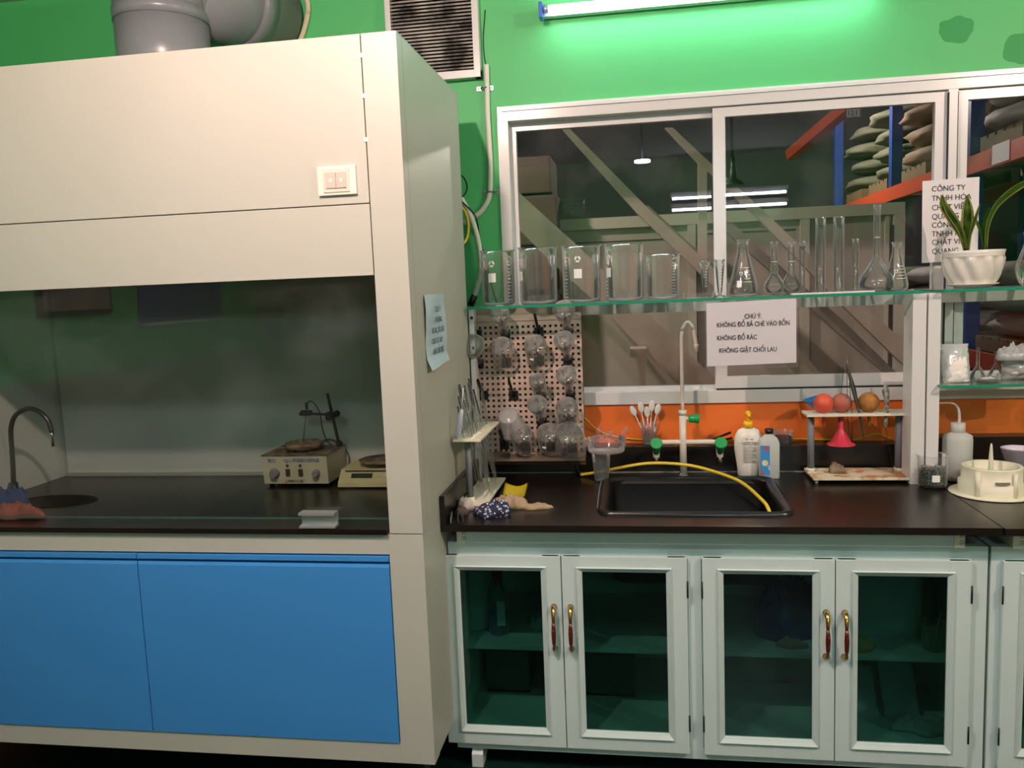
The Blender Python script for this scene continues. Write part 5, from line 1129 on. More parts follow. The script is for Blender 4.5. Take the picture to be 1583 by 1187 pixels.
part('funnel_cone', lathe(bmesh.new(), [(0.034, 0.001), (0.032, 0.006), (0.010, 0.045), (0.005, 0.055), (0.0045, 0.10)], 28, c, 3.16, ZL), glass_lo, t)

# ================================================================== inside the fume hood
HZ = 0.9205
hb0, hb1 = U(414, 750, Z=HZ), U(512, 750, Z=HZ)
hx0, hx1, hy0 = hb0.x, hb1.x, 2.83; hd = 0.19
hs = thing('hotplate_stirrer', 'cream magnetic hotplate stirrer with a rusty round plate in the fume hood', 'hotplate', ((hx0 + hx1) / 2, hy0 + 0.1, HZ))
hz0, hz1 = HZ + 0.012, HZ + 0.118
part('case', merge([prism(bmesh.new(), [(hy0, hz0), (hy0 - 0.008, hz1), (hy0 + hd, hz1), (hy0 + hd, hz0)], 'x', hx0, hx1)]), cream, hs)
part('lid_plate', B(hx0 - 0.003, hx1 + 0.003, hy0 - 0.010, hy0 + hd + 0.002, hz1, hz1 + 0.003), mat('rusty_lid', '#9c8f76', 0.7, col2='#5c4a3c', vscale=18, thr=(0.42, 0.6)), hs)
for xx in (hx0 + 0.02, hx1 - 0.02):
    for yy in (hy0 + 0.02, hy0 + hd - 0.02): part('rubber_foot', tube(bmesh.new(), [(xx, yy, HZ), (xx, yy, hz0)], 0.009, 10), blackp, hs)
pcx, pcy = hx0 + 0.125, hy0 + 0.095
part('hot_plate', merge([lathe(bmesh.new(), [(0.001, 0.026), (0.045, 0.024), (0.052, 0.030), (0.069, 0.030), (0.072, 0.026), (0.071, 0.010), (0.045, 0.008), (0.045, 0.0)], 40, pcx, pcy, hz1 + 0.003)]), rust, hs)
kmat = mat('lilac_knob', '#9c98a4', 0.4)
for xx, r_ in ((hx0 + 0.045, 0.020), (hx1 - 0.044, 0.0155)):
    yf = hy0 - 0.004
    part('knob', tube(bmesh.new(), [(xx, yf, hz0 + 0.04), (xx, yf - 0.006, hz0 + 0.04), (xx, yf - 0.018, hz0 + 0.04)], r_, 20, rads=[r_, r_ * 0.8, r_ * 0.72]), kmat, hs, 'lilac-grey knob')
for k, xx in enumerate((hx0 + 0.098, hx0 + 0.148)):
    part('rocker_switch', B(xx - 0.008, xx + 0.008, hy0 - 0.009, hy0 - 0.002, hz0 + 0.032, hz0 + 0.056, 0.001), mat('switch_brown', '#4a4034', 0.5), hs)
    part('indicator', ball(bmesh.new(), (xx, hy0 - 0.008, hz0 + 0.070), 0.005, n=10), mat('indicator_dark', '#4d2c26', 0.3), hs)
# reads 电源 79-2 hotplate legend: small blue strokes of lettering on the front
tb_ = [text_bm('磁力', 0.017, (hx0 + 0.022, hy0 - 0.0095, hz0 + 0.084)), text_bm('CJJ-2 恒温磁力搅拌器', 0.015, (hx0 + 0.085, hy0 - 0.0095, hz0 + 0.085))]
part('lettering', merge(tb_), mat('legend_blue', '#5e8fc0', 0.6), hs)
part('lettering', text_bm('· · 上海磁力仪器厂 · ·', 0.012, (hx0 + 0.068, hy0 - 0.002, hz0 + 0.006), ), mat('legend_brown', '#5c5238', 0.6), hs)
# rod stand with clamp and probe
rb_ = Vector((hx0 + 0.238, hy0 + 0.165, hz1 + 0.003))
rt_ = U(506, 608, Y=hy0 + 0.155)
part('support_rod', merge([tube(bmesh.new(), [rb_, rb_ + Vector((0, 0, 0.012)), rb_.lerp(rt_, 0.12), rt_], 0.0055, 12, rads=[0.013, 0.013, 0.0062, 0.0055])]), darkmetal, hs)
t = thing('rod_clamp', 'dark cross clamp on the hotplate rod holding a thin probe', 'clamp', rb_.lerp(rt_, 0.68))
ca = U(514, 641, Y=hy0 + 0.15); cb = U(474, 639, Y=hy0 + 0.14)
part('clamp_bar', tube(bmesh.new(), [ca + Vector((0.025, 0, -0.002)), ca, cb, cb + Vector((-0.03, 0, -0.002))], 0.005, 10), darkmetal, t)
part('boss_head', merge([ball(bmesh.new(), ca + Vector((-0.012, -0.01, -0.008)), 0.014, n=12), B(ca.x - 0.02, ca.x + 0.016, ca.y - 0.018, ca.y + 0.014, ca.z - 0.010, ca.z + 0.012, 0.003), ball(bmesh.new(), ca + Vector((0.022, -0.008, 0.006)), 0.012, n=12)]), darkmetal, t)
part('clamp_jaw', B(cb.x - 0.022, cb.x + 0.02, cb.y - 0.012, cb.y + 0.012, cb.z - 0.008, cb.z + 0.012, 0.004), darkmetal, t)
pa_, pb_ = U(474, 628, Y=hy0 + 0.14), U(468, 691, Y=hy0 + 0.13)
t = thing('temperature_probe', 'thin metal probe hanging from the clamp above the hotplate', 'probe', pa_)
part('probe_rod', tube(bmesh.new(), [pa_, pb_], 0.0022, 8), steel, t)
part('probe_grip', tube(bmesh.new(), [pa_ + Vector((0, 0, 0.014)), pa_, pa_ - Vector((0, 0, 0.012))], 0.0055, 10), blackp, t)
part('probe_cable', tube(bmesh.new(), spline([U(474, 626, Y=2.97), U(479, 620, Y=2.965), U(487, 625, Y=2.965), U(495, 640, Y=2.965), U(498, 660, Y=2.97), U(505, 680, Y=2.99), U(520, 695, Y=3.0), U(532, 706, Y=3.01)], 6), 0.0024, 8), blk, t)
cable('power_cord', [U(486, 697, Y=3.025), U(492, 686, Y=3.026), U(508, 679, Y=3.026), U(524, 685, Y=3.026), U(536, 698, Y=3.026), U(540, 712, Y=3.02), U(537, 730, Y=3.0)], 0.0035, mat('grey_cord', '#5d625f', 0.5), 'grey power cord arching behind the hotplate stirrer', 'cable')
# scale
c0 = U(526, 753, Z=HZ); sx0_ = c0.x; sy0 = 2.80; sxe = sx0_ + 0.235
sc_ = thing('laboratory_scale', 'cream electronic scale with a stained round pan, half behind the hood column', 'scale', (sx0_ + 0.11, sy0 + 0.1, HZ))
part('case', prism(bmesh.new(), [(sy0, HZ + 0.006), (sy0 + 0.004, HZ + 0.022), (sy0 + 0.045, HZ + 0.062), (sy0 + 0.21, HZ + 0.066), (sy0 + 0.215, HZ + 0.006)], 'x', sx0_, sxe), mat('cream_yellow', '#e6d9a8', 0.45, var=0.1, vscale=20), sc_)
for k in range(2): part('rubber_foot', merge([tube(bmesh.new(), [(sx0_ + 0.03 + 0.17 * k, sy0 + 0.03, HZ), (sx0_ + 0.03 + 0.17 * k, sy0 + 0.03, HZ + 0.008)], 0.01, 10)]), blackp, sc_)
rm = Matrix.Translation((0, sy0 + 0.0245, HZ + 0.042)) @ Matrix.Rotation(math.radians(44), 4, 'X')
dsp = bmesh.new(); bx(dsp, sx0_ + 0.045, sx0_ + 0.125, -0.010, 0.010, 0.0, 0.0012); dsp.transform(rm); part('display', dsp, mat('display_grey', '#3e463c', 0.2), sc_)
st_ = bmesh.new(); bx(st_, sx0_ + 0.018, sx0_ + 0.20, 0.016, 0.024, 0.0, 0.0012); st_.transform(rm); part('legend_strip', st_, mat('legend_dark', '#57543c', 0.4), sc_)
for k in range(3):
    kb_ = bmesh.new(); bx(kb_, sx0_ + 0.143 + 0.022 * k, sx0_ + 0.157 + 0.022 * k, -0.006, 0.004, 0.0, 0.002, 0.0008); kb_.transform(rm); part('key', kb_, mat('key_cream', '#e0d8b4', 0.4), sc_)
part('weighing_pan', lathe(bmesh.new(), [(0.02, 0), (0.02, 0.006), (0.085, 0.012), (0.09, 0.018), (0.001, 0.016)], 40, sx0_ + 0.135, sy0 + 0.125, HZ + 0.066), rust, sc_)
# tap, cloths in the hood
tb2 = U(22, 782, Z=HZ); hyt = 2.62
def hU(a, b): return U(a, b, Y=hyt)
tapd = mat('tap_steel', '#55585a', 0.3, 0.8)
t = thing('hood_tap', 'grey metal swan-neck tap at the left inside the fume hood', 'tap', (hU(22, 760).x, hyt, HZ))
bxx = hU(22, 760)
part('tap_body', merge([tube(bmesh.new(), [(bxx.x, hyt, HZ), (bxx.x, hyt, HZ + 0.008), (bxx.x, hyt, HZ + 0.07)], 0.015, 14, rads=[0.026, 0.018, 0.015])]), tapd, t)
part('tap_neck', tube(bmesh.new(), spline([(bxx.x, hyt, HZ + 0.06), hU(20, 720), hU(18, 690), hU(17, 662), hU(24, 642), hU(42, 632), hU(60, 636), hU(74, 650), hU(80, 668)], 6), 0.0085, 14), tapd, t)
part('tap_nozzle', tube(bmesh.new(), [hU(80, 667), hU(81, 676), hU(82, 690)], 0.006, 12, rads=[0.0085, 0.005, 0.0055]), chrome, t)
c = U(14, 775, Z=HZ + 0.02)
tag(obj('blue_cloth', crumple(U(14, 775, Y=2.50).x, 2.50, HZ, 0.065, 0.05, 0.085, 21.3), mat('blue_rag', '#4a5f92', 0.9, var=0.3, vscale=20)), 'crumpled blue cloth at the left front of the fume hood', 'cloth')
tag(obj('pink_cloth', crumple(U(22, 795, Y=2.41).x, 2.41, HZ, 0.10, 0.035, 0.045, 33.3), mat('pink_rag', '#c07468', 0.9, var=0.35, vscale=20)), 'crumpled pink cloth lying in front of the blue cloth in the hood', 'cloth')

# ================================================================== inside the cabinets
FZ, SZ = 0.121, 0.3905
def cx(px, y): return U(px, 950, Y=y).x
y = 2.86; x = cx(733, y)
t = thing('plastic_jug', 'large translucent plastic jug behind the leftmost cabinet door', 'jug', (x, y, SZ))
part('jug_body', lathe(bmesh.new(), [(0.001, 0.001), (0.062, 0.0005), (0.068, 0.01), (0.068, 0.10), (0.064, 0.11), (0.068, 0.12), (0.066, 0.22), (0.050, 0.26), (0.028, 0.285), (0.026, 0.30)], 36, x, y, SZ + 0.0005, cap1=True), mat('milky_plastic', '#c9d6d2', 0.4), t)
part('jug_cap', tube(bmesh.new(), [(x, y, SZ + 0.30), (x, y, SZ + 0.322)], 0.03, 20), white, t)
y = 2.80; x = cx(771, y)
t = thing('cleaner_bottle', 'tall bottle of blue cleaner with a red cap behind the leftmost door', 'bottle', (x, y, SZ))
bt = lathe(bmesh.new(), [(0.034, 0.0), (0.037, 0.005), (0.037, 0.07), (0.033, 0.09), (0.037, 0.12), (0.034, 0.15), (0.018, 0.185), (0.0135, 0.195)], 28, 0, 0, 0, cap0=True, cap1=True); bt.transform(T(x, y, SZ + 0.0005))
part('bottle_body', bt, clear('clear_bottle', (0.7, 0.85, 0.85), edge=0.5, haze=0.25, hazecol=(0.6, 0.75, 0.78), gain=1.8), t)
part('liquid', lathe(bmesh.new(), [(0.001, 0.003), (0.033, 0.003), (0.0355, 0.006), (0.0355, 0.09), (0.001, 0.091)], 24, x, y, SZ + 0.0005), mat('blue_liquid', '#1f5fc0', 0.2), t)
part('bottle_cap', tube(bmesh.new(), [(x, y, SZ + 0.192), (x, y, SZ + 0.225)], 0.0185, 20), mat('red_cap', '#c5272f', 0.35), t)
part('label', B(x + 0.001, x + 0.030, y - 0.0385, y - 0.0365, SZ + 0.04, SZ + 0.13), paper, t, 'white label')
y = 2.85; x = cx(845, y)
tag(obj('crumpled_bag', crumple(x, y, SZ, 0.06, 0.04, 0.06, 41.0, freq=22), mat('grey_bag', '#b5beb8', 0.5)), 'crumpled grey bag on the cabinet shelf beside the red-capped bottle', 'bag')
y = 2.90; x = cx(1222, y)
tag(obj('blue_bag', crumple(x, y, SZ, 0.13, 0.11, 0.185, 45.0, freq=9), mat('blue_plastic_bag', '#1f4fa8', 0.3, var=0.3, vscale=12)), 'blue plastic bag heaped behind the third cabinet door', 'bag')
x = cx(1222, 2.76)
tag(obj('folded_rag', crumple(x, 2.745, SZ, 0.05, 0.022, 0.03, 48.0), mat('brown_rag', '#a98d78', 0.9, var=0.3, vscale=20)), 'small brown rag in front of the blue plastic bag', 'cloth')
y = 2.86; x = cx(1368, y)
tag(obj('white_plastic_bag', pillow(bmesh.new(), x - 0.115, x + 0.12, SZ + 0.001, SZ + 0.29, y, 0.07, seed=52, top=0.3), clear('milky_bag', (0.8, 0.83, 0.83), edge=0.5, rough=0.2, haze=0.8, hazecol=(0.85, 0.9, 0.9))), 'big pale plastic bag behind the fourth cabinet door', 'bag')
x = cx(1330, 2.74)
tag(obj('rubber_gloves', crumple(x, 2.74, SZ, 0.055, 0.025, 0.045, 55.0), mat('tan_rubber', '#c0a56b', 0.6, var=0.3, vscale=20)), 'tan crumpled rubber gloves in front of the pale plastic bag', 'gloves')
x = cx(1424, 2.88)
tag(obj('yellow_bag', pillow(bmesh.new(), x - 0.045, x + 0.045, SZ + 0.001, SZ + 0.17, 2.90, 0.03, seed=58, top=0.5), mat('yellow_film', '#b9b26a', 0.4)), 'small yellowish bag between the pale bag and the glass jar', 'bag')
y = 2.76; x = cx(1444, y)
t = thing('glass_jar', 'glass jar with a stick behind the fourth cabinet door', 'jar', (x, y, SZ))
part('jar_body', lathe(bmesh.new(), [(0.001, 0.002), (0.034, 0.0005), (0.037, 0.008), (0.037, 0.085), (0.039, 0.09)], 28, x, y, SZ + 0.0005), clear('yellowish_glass', (0.85, 0.9, 0.7), edge=0.6, haze=0.25, hazecol=(0.7, 0.75, 0.5)), t)
part('stick', tube(bmesh.new(), [(x + 0.002, y, SZ + 0.006), (x + 0.022, y + 0.005, SZ + 0.13)], 0.0022, 6), white, t)
y = 2.84; xa_, xb_ = cx(1120, y), cx(1290, y)
pb = B(xa_, xb_ + 0.1, -0.006, 0.006, 0, 0.26, 0.001); pb.transform(T(0, 3.02, FZ + 0.003) @ Matrix.Rotation(math.radians(-14), 4, 'X'))
tag(obj('leaning_board', pb, mat('stained_board', '#bdb7a4', 0.7, col2='#6f7468', vscale=7, thr=(0.35, 0.65))), 'stained pale board leaning inside the cabinet below the shelf', 'board')
for px_, lab, h_, sd_, m_ in ((1335, 'pale folded plastic sheet on the cabinet floor, left of the clear bag', 0.13, 61, bagm), (1400, 'clear zip bag standing on the cabinet floor behind the fourth door', 0.17, 64, bagm)):
    x = cx(px_, 2.80); tag(obj('plastic_bag', pillow(bmesh.new(), x - 0.06, x + 0.055, FZ + 0.001, FZ + h_, 2.80, 0.014, lean=0.12, seed=sd_, top=0.6), m_), lab, 'bag')
x = cx(1440, 2.78)
tag(obj('plastic_bag', crumple(x - 0.03, 2.74, FZ, 0.10, 0.05, 0.04, 67.0, freq=25), bagm), 'low crumpled clear bag across the cabinet floor', 'bag')
for x0_, x1_, lab in ((-0.60, -0.44, 'dark crate at the left on the cabinet floor'), (-0.38, -0.05, 'wide dark crate in the middle of the cabinet floor')):
    t = thing('dark_crate', lab, 'crate', ((x0_ + x1_) / 2, 2.98, FZ))
    part('crate_body', merge([B(x0_, x1_, 2.88, 2.89, FZ + 0.001, FZ + 0.16), B(x0_, x1_, 3.09, 3.10, FZ + 0.001, FZ + 0.16), B(x0_, x0_ + 0.01, 2.89, 3.09, FZ + 0.001, FZ + 0.16), B(x1_ - 0.01, x1_, 2.89, 3.09, FZ + 0.001, FZ + 0.16), B(x0_, x1_, 2.88, 3.10, FZ + 0.0005, FZ + 0.01)]), mat('crate_dark', '#3f5a52', 0.6), t)
y = 2.80; x = cx(1583, y)
t = thing('paint_tub', 'white tub with a red lid behind the door at the right edge', 'tub', (x, y, SZ))
part('tub_body', lathe(bmesh.new(), [(0.050, 0), (0.055, 0.09)], 28, x, y, SZ + 0.0005, cap0=True, cap1=True), white, t)
part('tub_lid', lathe(bmesh.new(), [(0.058, 0.085), (0.058, 0.10), (0.045, 0.135)], 28, x, y, SZ + 0.0005, cap0=True, cap1=True), mat('red_cap', '#c5272f', 0.35), t)
x = cx(1592, 2.75)
tag(obj('turquoise_bag', pillow(bmesh.new(), x - 0.07, x + 0.09, FZ + 0.001, FZ + 0.16, 2.78, 0.03, seed=70), mat('turquoise', '#1fb3a0', 0.4)), 'turquoise packet on the cabinet floor at the right edge', 'packet')

# ================================================================== the hall beyond the window
HALLZ = 0
hallf = mat('hall_floor', '#6a665e', 0.7, var=0.2, vscale=2)
struct('floor_hall', B(-4.5, 6.5, YW + 0.121, 13, -0.08, -0.001), hallf)
hw = mat('hall_wall', '#4a4e50', 0.8, var=0.2, vscale=1)
struct('wall_hall_back', B(-4.5, 6.5, 13, 13.1, 0, 4.6), hw); struct('wall_hall_left', B(-4.6, -4.5, YW + 0.121, 13.1, 0, 4.6), hw); struct('wall_hall_right', B(6.5, 6.6, YW + 0.121, 13.1, 0, 4.6), hw)
cm = bmesh.new()
k = 0; yy = YW + 0.13
while yy < 13:
    prism(cm, [(yy, 4.10), (yy + 0.05, 4.02), (yy + 0.25, 4.02), (yy + 0.30, 4.10), (yy + 0.6, 4.10), (yy + 0.6, 4.12), (yy, 4.12)], 'x', -4.5, 6.5); yy += 0.6
struct('ceiling_hall', cm, mat('corrugated_roof', '#5d6770', 0.5, 0.4))
pan = mat('hall_panel', '#b3a79c', 0.5, var=0.12, vscale=2); panf = mat('hall_panel_frame', '#c7bcae', 0.45)
HY = 5.2
def hx(px, py=450): return U(px, py, Y=HY).x
pz = 2.03
hp_ = struct('wall_partition', B(hx(866), hx(1393), HY, HY + 0.06, 0, pz - 0.07), pan)
struct('trim_partition', merge([B(hx(864), hx(1395), HY - 0.03, HY + 0.07, pz - 0.068, pz), B(hx(866), hx(872), HY - 0.02, HY, 0, pz - 0.07), B(hx(1064), hx(1076), HY - 0.03, HY, 0, pz - 0.07), B(hx(1236), hx(1250), HY - 0.03, HY, 0, pz - 0.07), B(hx(1366), hx(1372), HY - 0.02, HY, 0, pz - 0.07), B(hx(1378), hx(1395), HY - 0.035, HY, 0, pz - 0.07)]), panf, hp_)
struct('door_seam', merge([B(hx(885), hx(1058), HY - 0.004, HY, 1.955 - 0.075, 1.955 - 0.068), B(hx(885), hx(886.5), HY - 0.004, HY, 0, 1.88), B(hx(1080), hx(1230), HY - 0.004, HY, 1.90, 1.907), B(hx(1376), hx(1378), HY - 0.036, HY, 0, 1.9)]), mat('seam_dark', '#3b3531', 0.7), hp_)
# staircase
stm = mat('stair_steel', '#b9a99c', 0.5, var=0.15, vscale=6)
def S(px, py, Y): return U(px, py, Y=Y)
stair = thing('steel_staircase', 'pale steel staircase sloping down to the right behind the window', 'staircase', S(1100, 600, 4.3))
def bar2(name, a, b, w, h, Y0, m=stm, ext=0.0):
    A, B_ = S(a[0], a[1], Y0), S(b[0], b[1], Y0); d_ = (B_ - A); B_ = B_ + d_ * ext
    part(name, beam(bmesh.new(), A, B_, w, h, upv=(0, 1, 0)), m, stair)
def strip(name, p, Y0, th, m=stm):
    pts = [U(a, b, Y=Y0) for a, b in p]; part(name, prism(bmesh.new(), [(q.x, q.z) for q in pts], 'y', Y0, Y0 + th), m, stair)
strip('stringer', [(796, 292), (895, 382), (1004, 488), (1108, 588), (1140, 619), (1072, 619), (1048, 595), (1000, 547), (942, 487), (845, 398), (800, 352)], 4.25, 0.02)
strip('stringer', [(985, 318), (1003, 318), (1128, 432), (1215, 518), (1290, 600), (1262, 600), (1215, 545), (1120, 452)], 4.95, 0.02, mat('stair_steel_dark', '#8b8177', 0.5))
strip('handrail', [(866, 196), (878, 196), (1000, 320), (1120, 430), (1225, 545), (1275, 595), (1250, 595), (1200, 548), (1100, 440), (985, 330)], 4.22, 0.05)
strip('handrail', [(1028, 197), (1040, 197), (1092, 246), (1180, 325), (1300, 440), (1400, 530), (1440, 566), (1440, 590), (1395, 562), (1290, 460), (1170, 335), (1080, 252)], 4.6, 0.05)
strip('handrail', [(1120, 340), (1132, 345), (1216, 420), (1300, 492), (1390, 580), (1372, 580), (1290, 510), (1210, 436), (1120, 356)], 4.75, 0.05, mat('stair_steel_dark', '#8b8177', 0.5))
strip('rail_post', [(1079, 246), (1093, 246), (1093, 420), (1079, 410)], 4.61, 0.04)
strip('brace', [(944, 490), (951, 487), (1030, 592), (1024, 596)], 4.5, 0.04)
part('bracket', merge([B(S(975, 540, 4.3).x, S(999, 540, 4.3).x, 4.05, 4.24, S(986, 548, 4.2).z, S(986, 536, 4.2).z)]), stm, stair)
q1 = S(991, 560, 4.2); part('support_post', B(q1.x - 0.02, q1.x + 0.02, 4.275, 4.315, 0, S(991, 536, 4.29).z), stm, stair)
q1 = S(1300, 560, 4.98); part('support_post', B(q1.x - 0.02, q1.x + 0.02, 4.975, 5.015, 0, 0.9), stm, stair)
# boxes left behind the stairs, white sack
t = thing('carton_stack', 'dark brown carton stack left of the partition beyond the window', 'carton', S(820, 420, 5.0))
for a, b, c_, d_ in ((792, 860, 380, 300), (792, 858, 450, 385), (798, 850, 300, 240), (792, 864, 620, 455)):
    A, B_ = S(a, c_, 5.0), S(b, d_, 5.0); part('carton', B(A.x, B_.x, 5.0, 5.4, A.z, B_.z, 0.01), mat('carton_brown', '#5d4c44', 0.8, var=0.3, vscale=4), t)
A = S(890, 318, 5.3); 
tag(obj('grey_sack', pillow(bmesh.new(), S(862, 330, 5.3).x, S(905, 330, 5.3).x, pz + 0.002, pz + 0.13, 5.26, 0.08, seed=81), mat('sack_grey', '#8f9296', 0.7)), 'grey sack lying on top of the partition beyond the window', 'sack')
# tall storage rack on the right, running away from the window
rx_ = 2.25
rackm = mat('rack_blue', '#1c3f86', 0.45); beamm = mat('rack_orange', '#c04a2c', 0.5)
pr_ = thing('pallet_rack', 'tall pallet rack with blue uprights and orange beams beyond the window', 'rack', (rx_, 7, 0))
for yy in (4.55, 6.2, 8.0, 10.2):
    for xx in (rx_, rx_ + 1.1): part('upright', B(xx, xx + 0.09, yy, yy + 0.09, 0, 4.0), rackm, pr_)
for zz in (0.95, 2.27):
    for xx in (rx_ - 0.01, rx_ + 1.1): part('rack_beam', B(xx, xx + 0.05, 4.5, 10.4, zz, zz + 0.12), beamm, pr_)
for zz in (0.62,): part('bin_guard', B(rx_ - 0.005, rx_, 4.6, 10.2, 0.25, zz), rackm, pr_)
k = U(1555, 232, X=rx_ - 0.02); part('rack_card', B(rx_ - 0.014, rx_ - 0.0115, 5.55, 5.80, 2.28, 2.40), paper, pr_, 'white card on the beam')
rs = random.Random(11)
sackm = [mat('sack_tan', '#8d755e', 0.8, var=0.25, vscale=5), mat('sack_olive', '#5d604c', 0.8, var=0.25, vscale=5), mat('sack_pale', '#9c9794', 0.7, var=0.2, vscale=5)]
def lump(c, ax, ay, az, sd):
    b_ = ball(bmesh.new(), (0, 0, 0), 1, n=28)
    for v in b_.verts:
        q_ = v.co.copy(); w_ = 1 + 0.12 * noise.noise(q_ * 2.2 + Vector((sd, 0, 0)))
        sq = lambda t_, e: (abs(t_) ** e) * (1 if t_ > 0 else -1)
        v.co = Vector((c[0] + ax * sq(q_.x, 0.75) * w_, c[1] + ay * sq(q_.y, 0.7) * w_, c[2] + az * sq(q_.z, 0.8)))
    return b_
for li, z_base in enumerate((1.08, 2.40)):
    for ci, yy in enumerate((4.75, 5.45, 6.4, 7.15, 8.2, 9.1)):
        t = thing('wooden_pallet', 'pallet on the %s level of the rack, %s from the window' % (('lower', 'upper')[li], ('nearest', 'second', 'third', 'fourth', 'fifth', 'farthest')[ci]), 'pallet', (rx_ + 0.5, yy, z_base))
        part('pallet_deck', merge([B(rx_ + 0.02, rx_ + 1.08, yy + 0.01 + 0.13 * q_, yy + 0.11 + 0.13 * q_, z_base + 0.075, z_base + 0.095) for q_ in range(5)]), mat('pallet_wood', '#6b5a3c', 0.8), t)
        part('pallet_block', merge([B(rx_ + 0.02 + 0.48 * q_, rx_ + 0.12 + 0.48 * q_, yy + 0.01, yy + 0.63, z_base + 0.001, z_base + 0.075) for q_ in range(3)]), mat('pallet_wood', '#6b5a3c', 0.8), t)
        for si in range(4 if li else 3):
            m_ = sackm[0] if (ci in (2, 3) and li) else sackm[1 if ci in (4, 5) else 2]
            zb = z_base + 0.0965 + 0.171 * si
            tag(obj('filled_sack', lump((rx_ + 0.45 + rs.uniform(-0.05, 0.04), yy + 0.33 + rs.uniform(-0.04, 0.04), zb + 0.075), 0.45, 0.36, 0.084, rs.random() * 50), m_), '%s sack on the %s rack level, %s pallet from the window, %s layer' % ('tan' if m_ is sackm[0] else 'olive' if m_ is sackm[1] else 'grey', ('lower', 'upper')[li], ('nearest', 'second', 'third', 'fourth', 'fifth', 'farthest')[ci], ('bottom', 'second', 'third', 'fourth')[si]), 'sack', 'filled sacks on the pallet rack')
# low bins in front of the dark area
for i, (yy, zz) in enumerate(((5.0, 0.0), (5.9, 0.0), (5.0, 0.36), (5.9, 0.36))):
    t = thing('blue_bin', 'blue storage bin %s beside the rack beyond the right pane' % ('on the floor near the window', 'on the floor further back', 'stacked on top near the window', 'stacked on top further back')[i], 'bin', (1.95, yy, zz))
    part('bin_body', merge([B(1.72, 2.20, yy, yy + 0.02, zz + 0.001, zz + 0.35), B(1.72, 2.20, yy + 0.76, yy + 0.78, zz + 0.001, zz + 0.35), B(1.72, 1.74, yy + 0.02, yy + 0.76, zz + 0.001, zz + 0.35), B(2.18, 2.20, yy + 0.02, yy + 0.76, zz + 0.001, zz + 0.35), B(1.72, 2.20, yy, yy + 0.78, zz + 0.0005, zz + 0.02)]), mat('bin_blue', '#17479a', 0.4), t)
# red-orange tie beam, dark pendant
a, b = U(1222, 240, Y=6.2), U(1310, 165, Y=5.6)
tag(obj('tie_beam', beam(bmesh.new(), a, b + (b - a) * 0.35, 0.07, 0.07), beamm), 'slanting red-orange steel beam high beyond the right sash', 'beam')
a, b = U(1205, 262, Y=6.5), U(1270, 252, Y=6.5)
t = thing('number_plate', 'small white plate numbered 1211 at the top of the right sash', 'sign', U(1321, 174, Y=5.4))
a, b = U(1310, 181, Y=5.4), U(1331, 168, Y=5.4)
part('plate', B(a.x, b.x, 5.4, 5.41, a.z, b.z), mat('plate_grey', '#b9bdc6', 0.6), t); part('plate_hanger', B((a.x + b.x) / 2 - 0.004, (a.x + b.x) / 2 + 0.004, 5.402, 5.408, b.z, 4.06), darkmetal, t)
part('lettering', text_bm('1211', 0.045, ((a.x + b.x) / 2, 5.398, (a.z + b.z) / 2 - 0.015), align='CENTER'), ink, t)
c = U(1137, 285, Y=4.2)
t = thing('pendant_lamp', 'dark unlit pendant lamp hanging beyond the right sash', 'lamp', c)
part('lamp_cord', tube(bmesh.new(), [(c.x - 0.015, 4.2, c.z + 0.05), (c.x - 0.015, 4.2, 4.06)], 0.008, 8), blackp, t)
part('lamp_shade', lathe(bmesh.new(), [(0.055, -0.01), (0.052, 0.005), (0.02, 0.03), (0.012, 0.08), (0.010, 0.13)], 24, c.x - 0.012, 4.2, c.z, cap0=True, cap1=True), mat('lamp_dark', '#151d26', 0.4), t)
c = U(993, 251, Y=8.0)
t = thing('round_ceiling_lamp', 'small round lit lamp under the hall roof beyond the left sash', 'lamp', c)
part('lamp_disc', lathe(bmesh.new(), [(0.001, 0), (0.075, 0.0), (0.075, 0.02), (0.001, 0.025)], 28, c.x, 8.0, c.z), emis('hall_disc', (0.85, 0.95, 1.0), 5), t)
part('lamp_rod', tube(bmesh.new(), [(c.x, 8.0, c.z + 0.03), (c.x, 8.0, 4.06)], 0.008, 8), darkmetal, t)
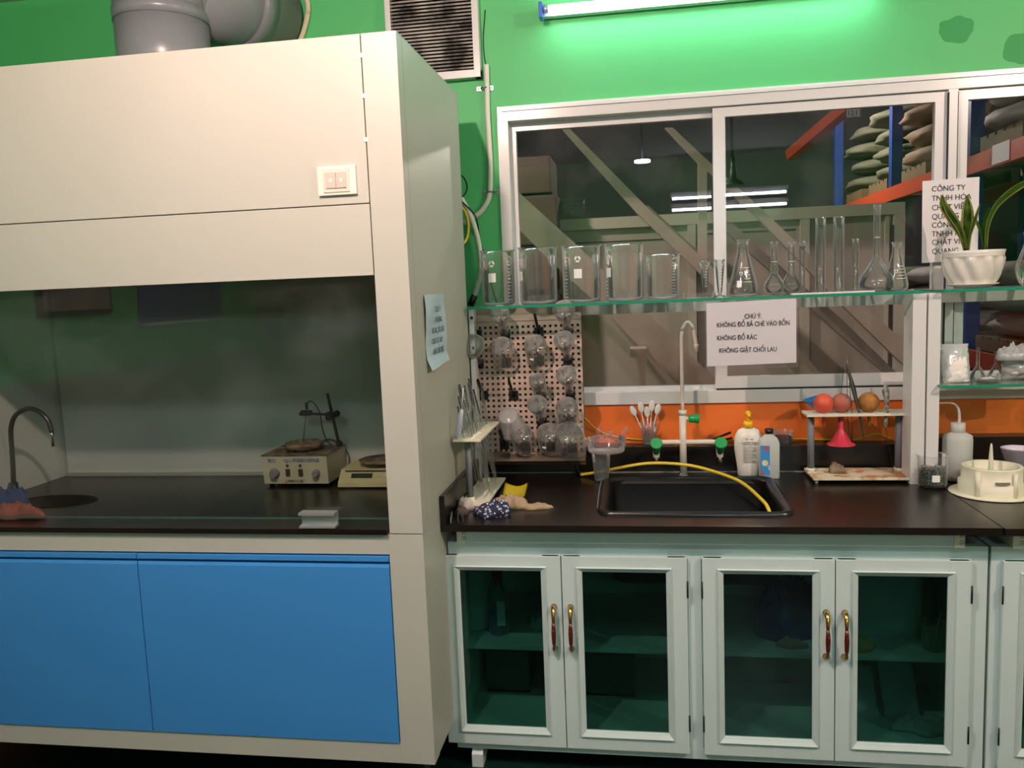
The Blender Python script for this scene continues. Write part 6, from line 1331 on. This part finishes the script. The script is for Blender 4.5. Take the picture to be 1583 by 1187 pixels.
def hall_lamp(x, y, z, e, label):
    t = thing('high_bay_lamp', label, 'lamp', (x, y, z))
    part('lamp_shade', lathe(bmesh.new(), [(0.20, 0.0), (0.19, 0.01), (0.08, 0.15), (0.06, 0.22)], 28, x, y, z), alu, t)
    part('lamp_bulb', ball(bmesh.new(), (x, y, z + 0.03), 0.06), emis('hall_bulb', (1, 0.85, 0.7), 12), t)
    part('lamp_rod', tube(bmesh.new(), [(x, y, z + 0.2), (x, y, max(z + 0.3, 4.06))], 0.01, 8), darkmetal, t)
    ld = bpy.data.lights.new('hall_light', 'POINT'); ld.energy = e; ld.color = (1, 0.84, 0.72); ld.shadow_soft_size = 0.08
    lo = bpy.data.objects.new('hall_light', ld); COL.objects.link(lo); lo.parent = t; lo.location = (0, 0, -0.08)
hall_lamp(-1.9, 3.95, 3.6, E_HALL, 'high bay lamp above the stair beyond the wall left of the window')
hall_lamp(1.4, 8.5, 3.6, E_HALL * 0.8, 'high bay lamp deep in the hall')

# ---------------------------------------------------------------- on the left wall of the room (seen mirrored in the hood sash)
def mir(px, py):
    p = U(px, py, X=XL); return 2 * (HY0 + 0.027) - p.y, p.z
ya_, za_ = mir(62, 482); yb2, _ = mir(165, 482)
pf = thing('picture_frame', 'dark framed pale picture on the left wall, mirrored in the hood sash', 'picture', (XL, (ya_ + yb2) / 2, za_))
part('frame', B(XL + 0.002, XL + 0.03, yb2 - 0.03, ya_ + 0.03, za_ - 0.03, za_ + 0.4, 0.003), blackp, pf)
part('picture', B(XL + 0.0305, XL + 0.033, yb2, ya_, za_, za_ + 0.37), mat('picture_pale', '#b8aaa4', 0.6, col2='#6f6668', vscale=3), pf)
ya_, za_ = mir(216, 502); yb2, _ = mir(342, 500)
pb_ = thing('blue_board', 'blue board on the left wall, mirrored in the hood sash', 'board', (XL, (ya_ + yb2) / 2, za_))
part('board_panel', B(XL + 0.002, XL + 0.02, yb2, ya_, za_, za_ + 0.5, 0.003), mat('board_blue', '#2a3a9c', 0.5), pb_)
part('board_rail', B(XL + 0.0205, XL + 0.035, yb2 - 0.01, ya_ + 0.01, za_ - 0.012, za_ + 0.008), white, pb_)
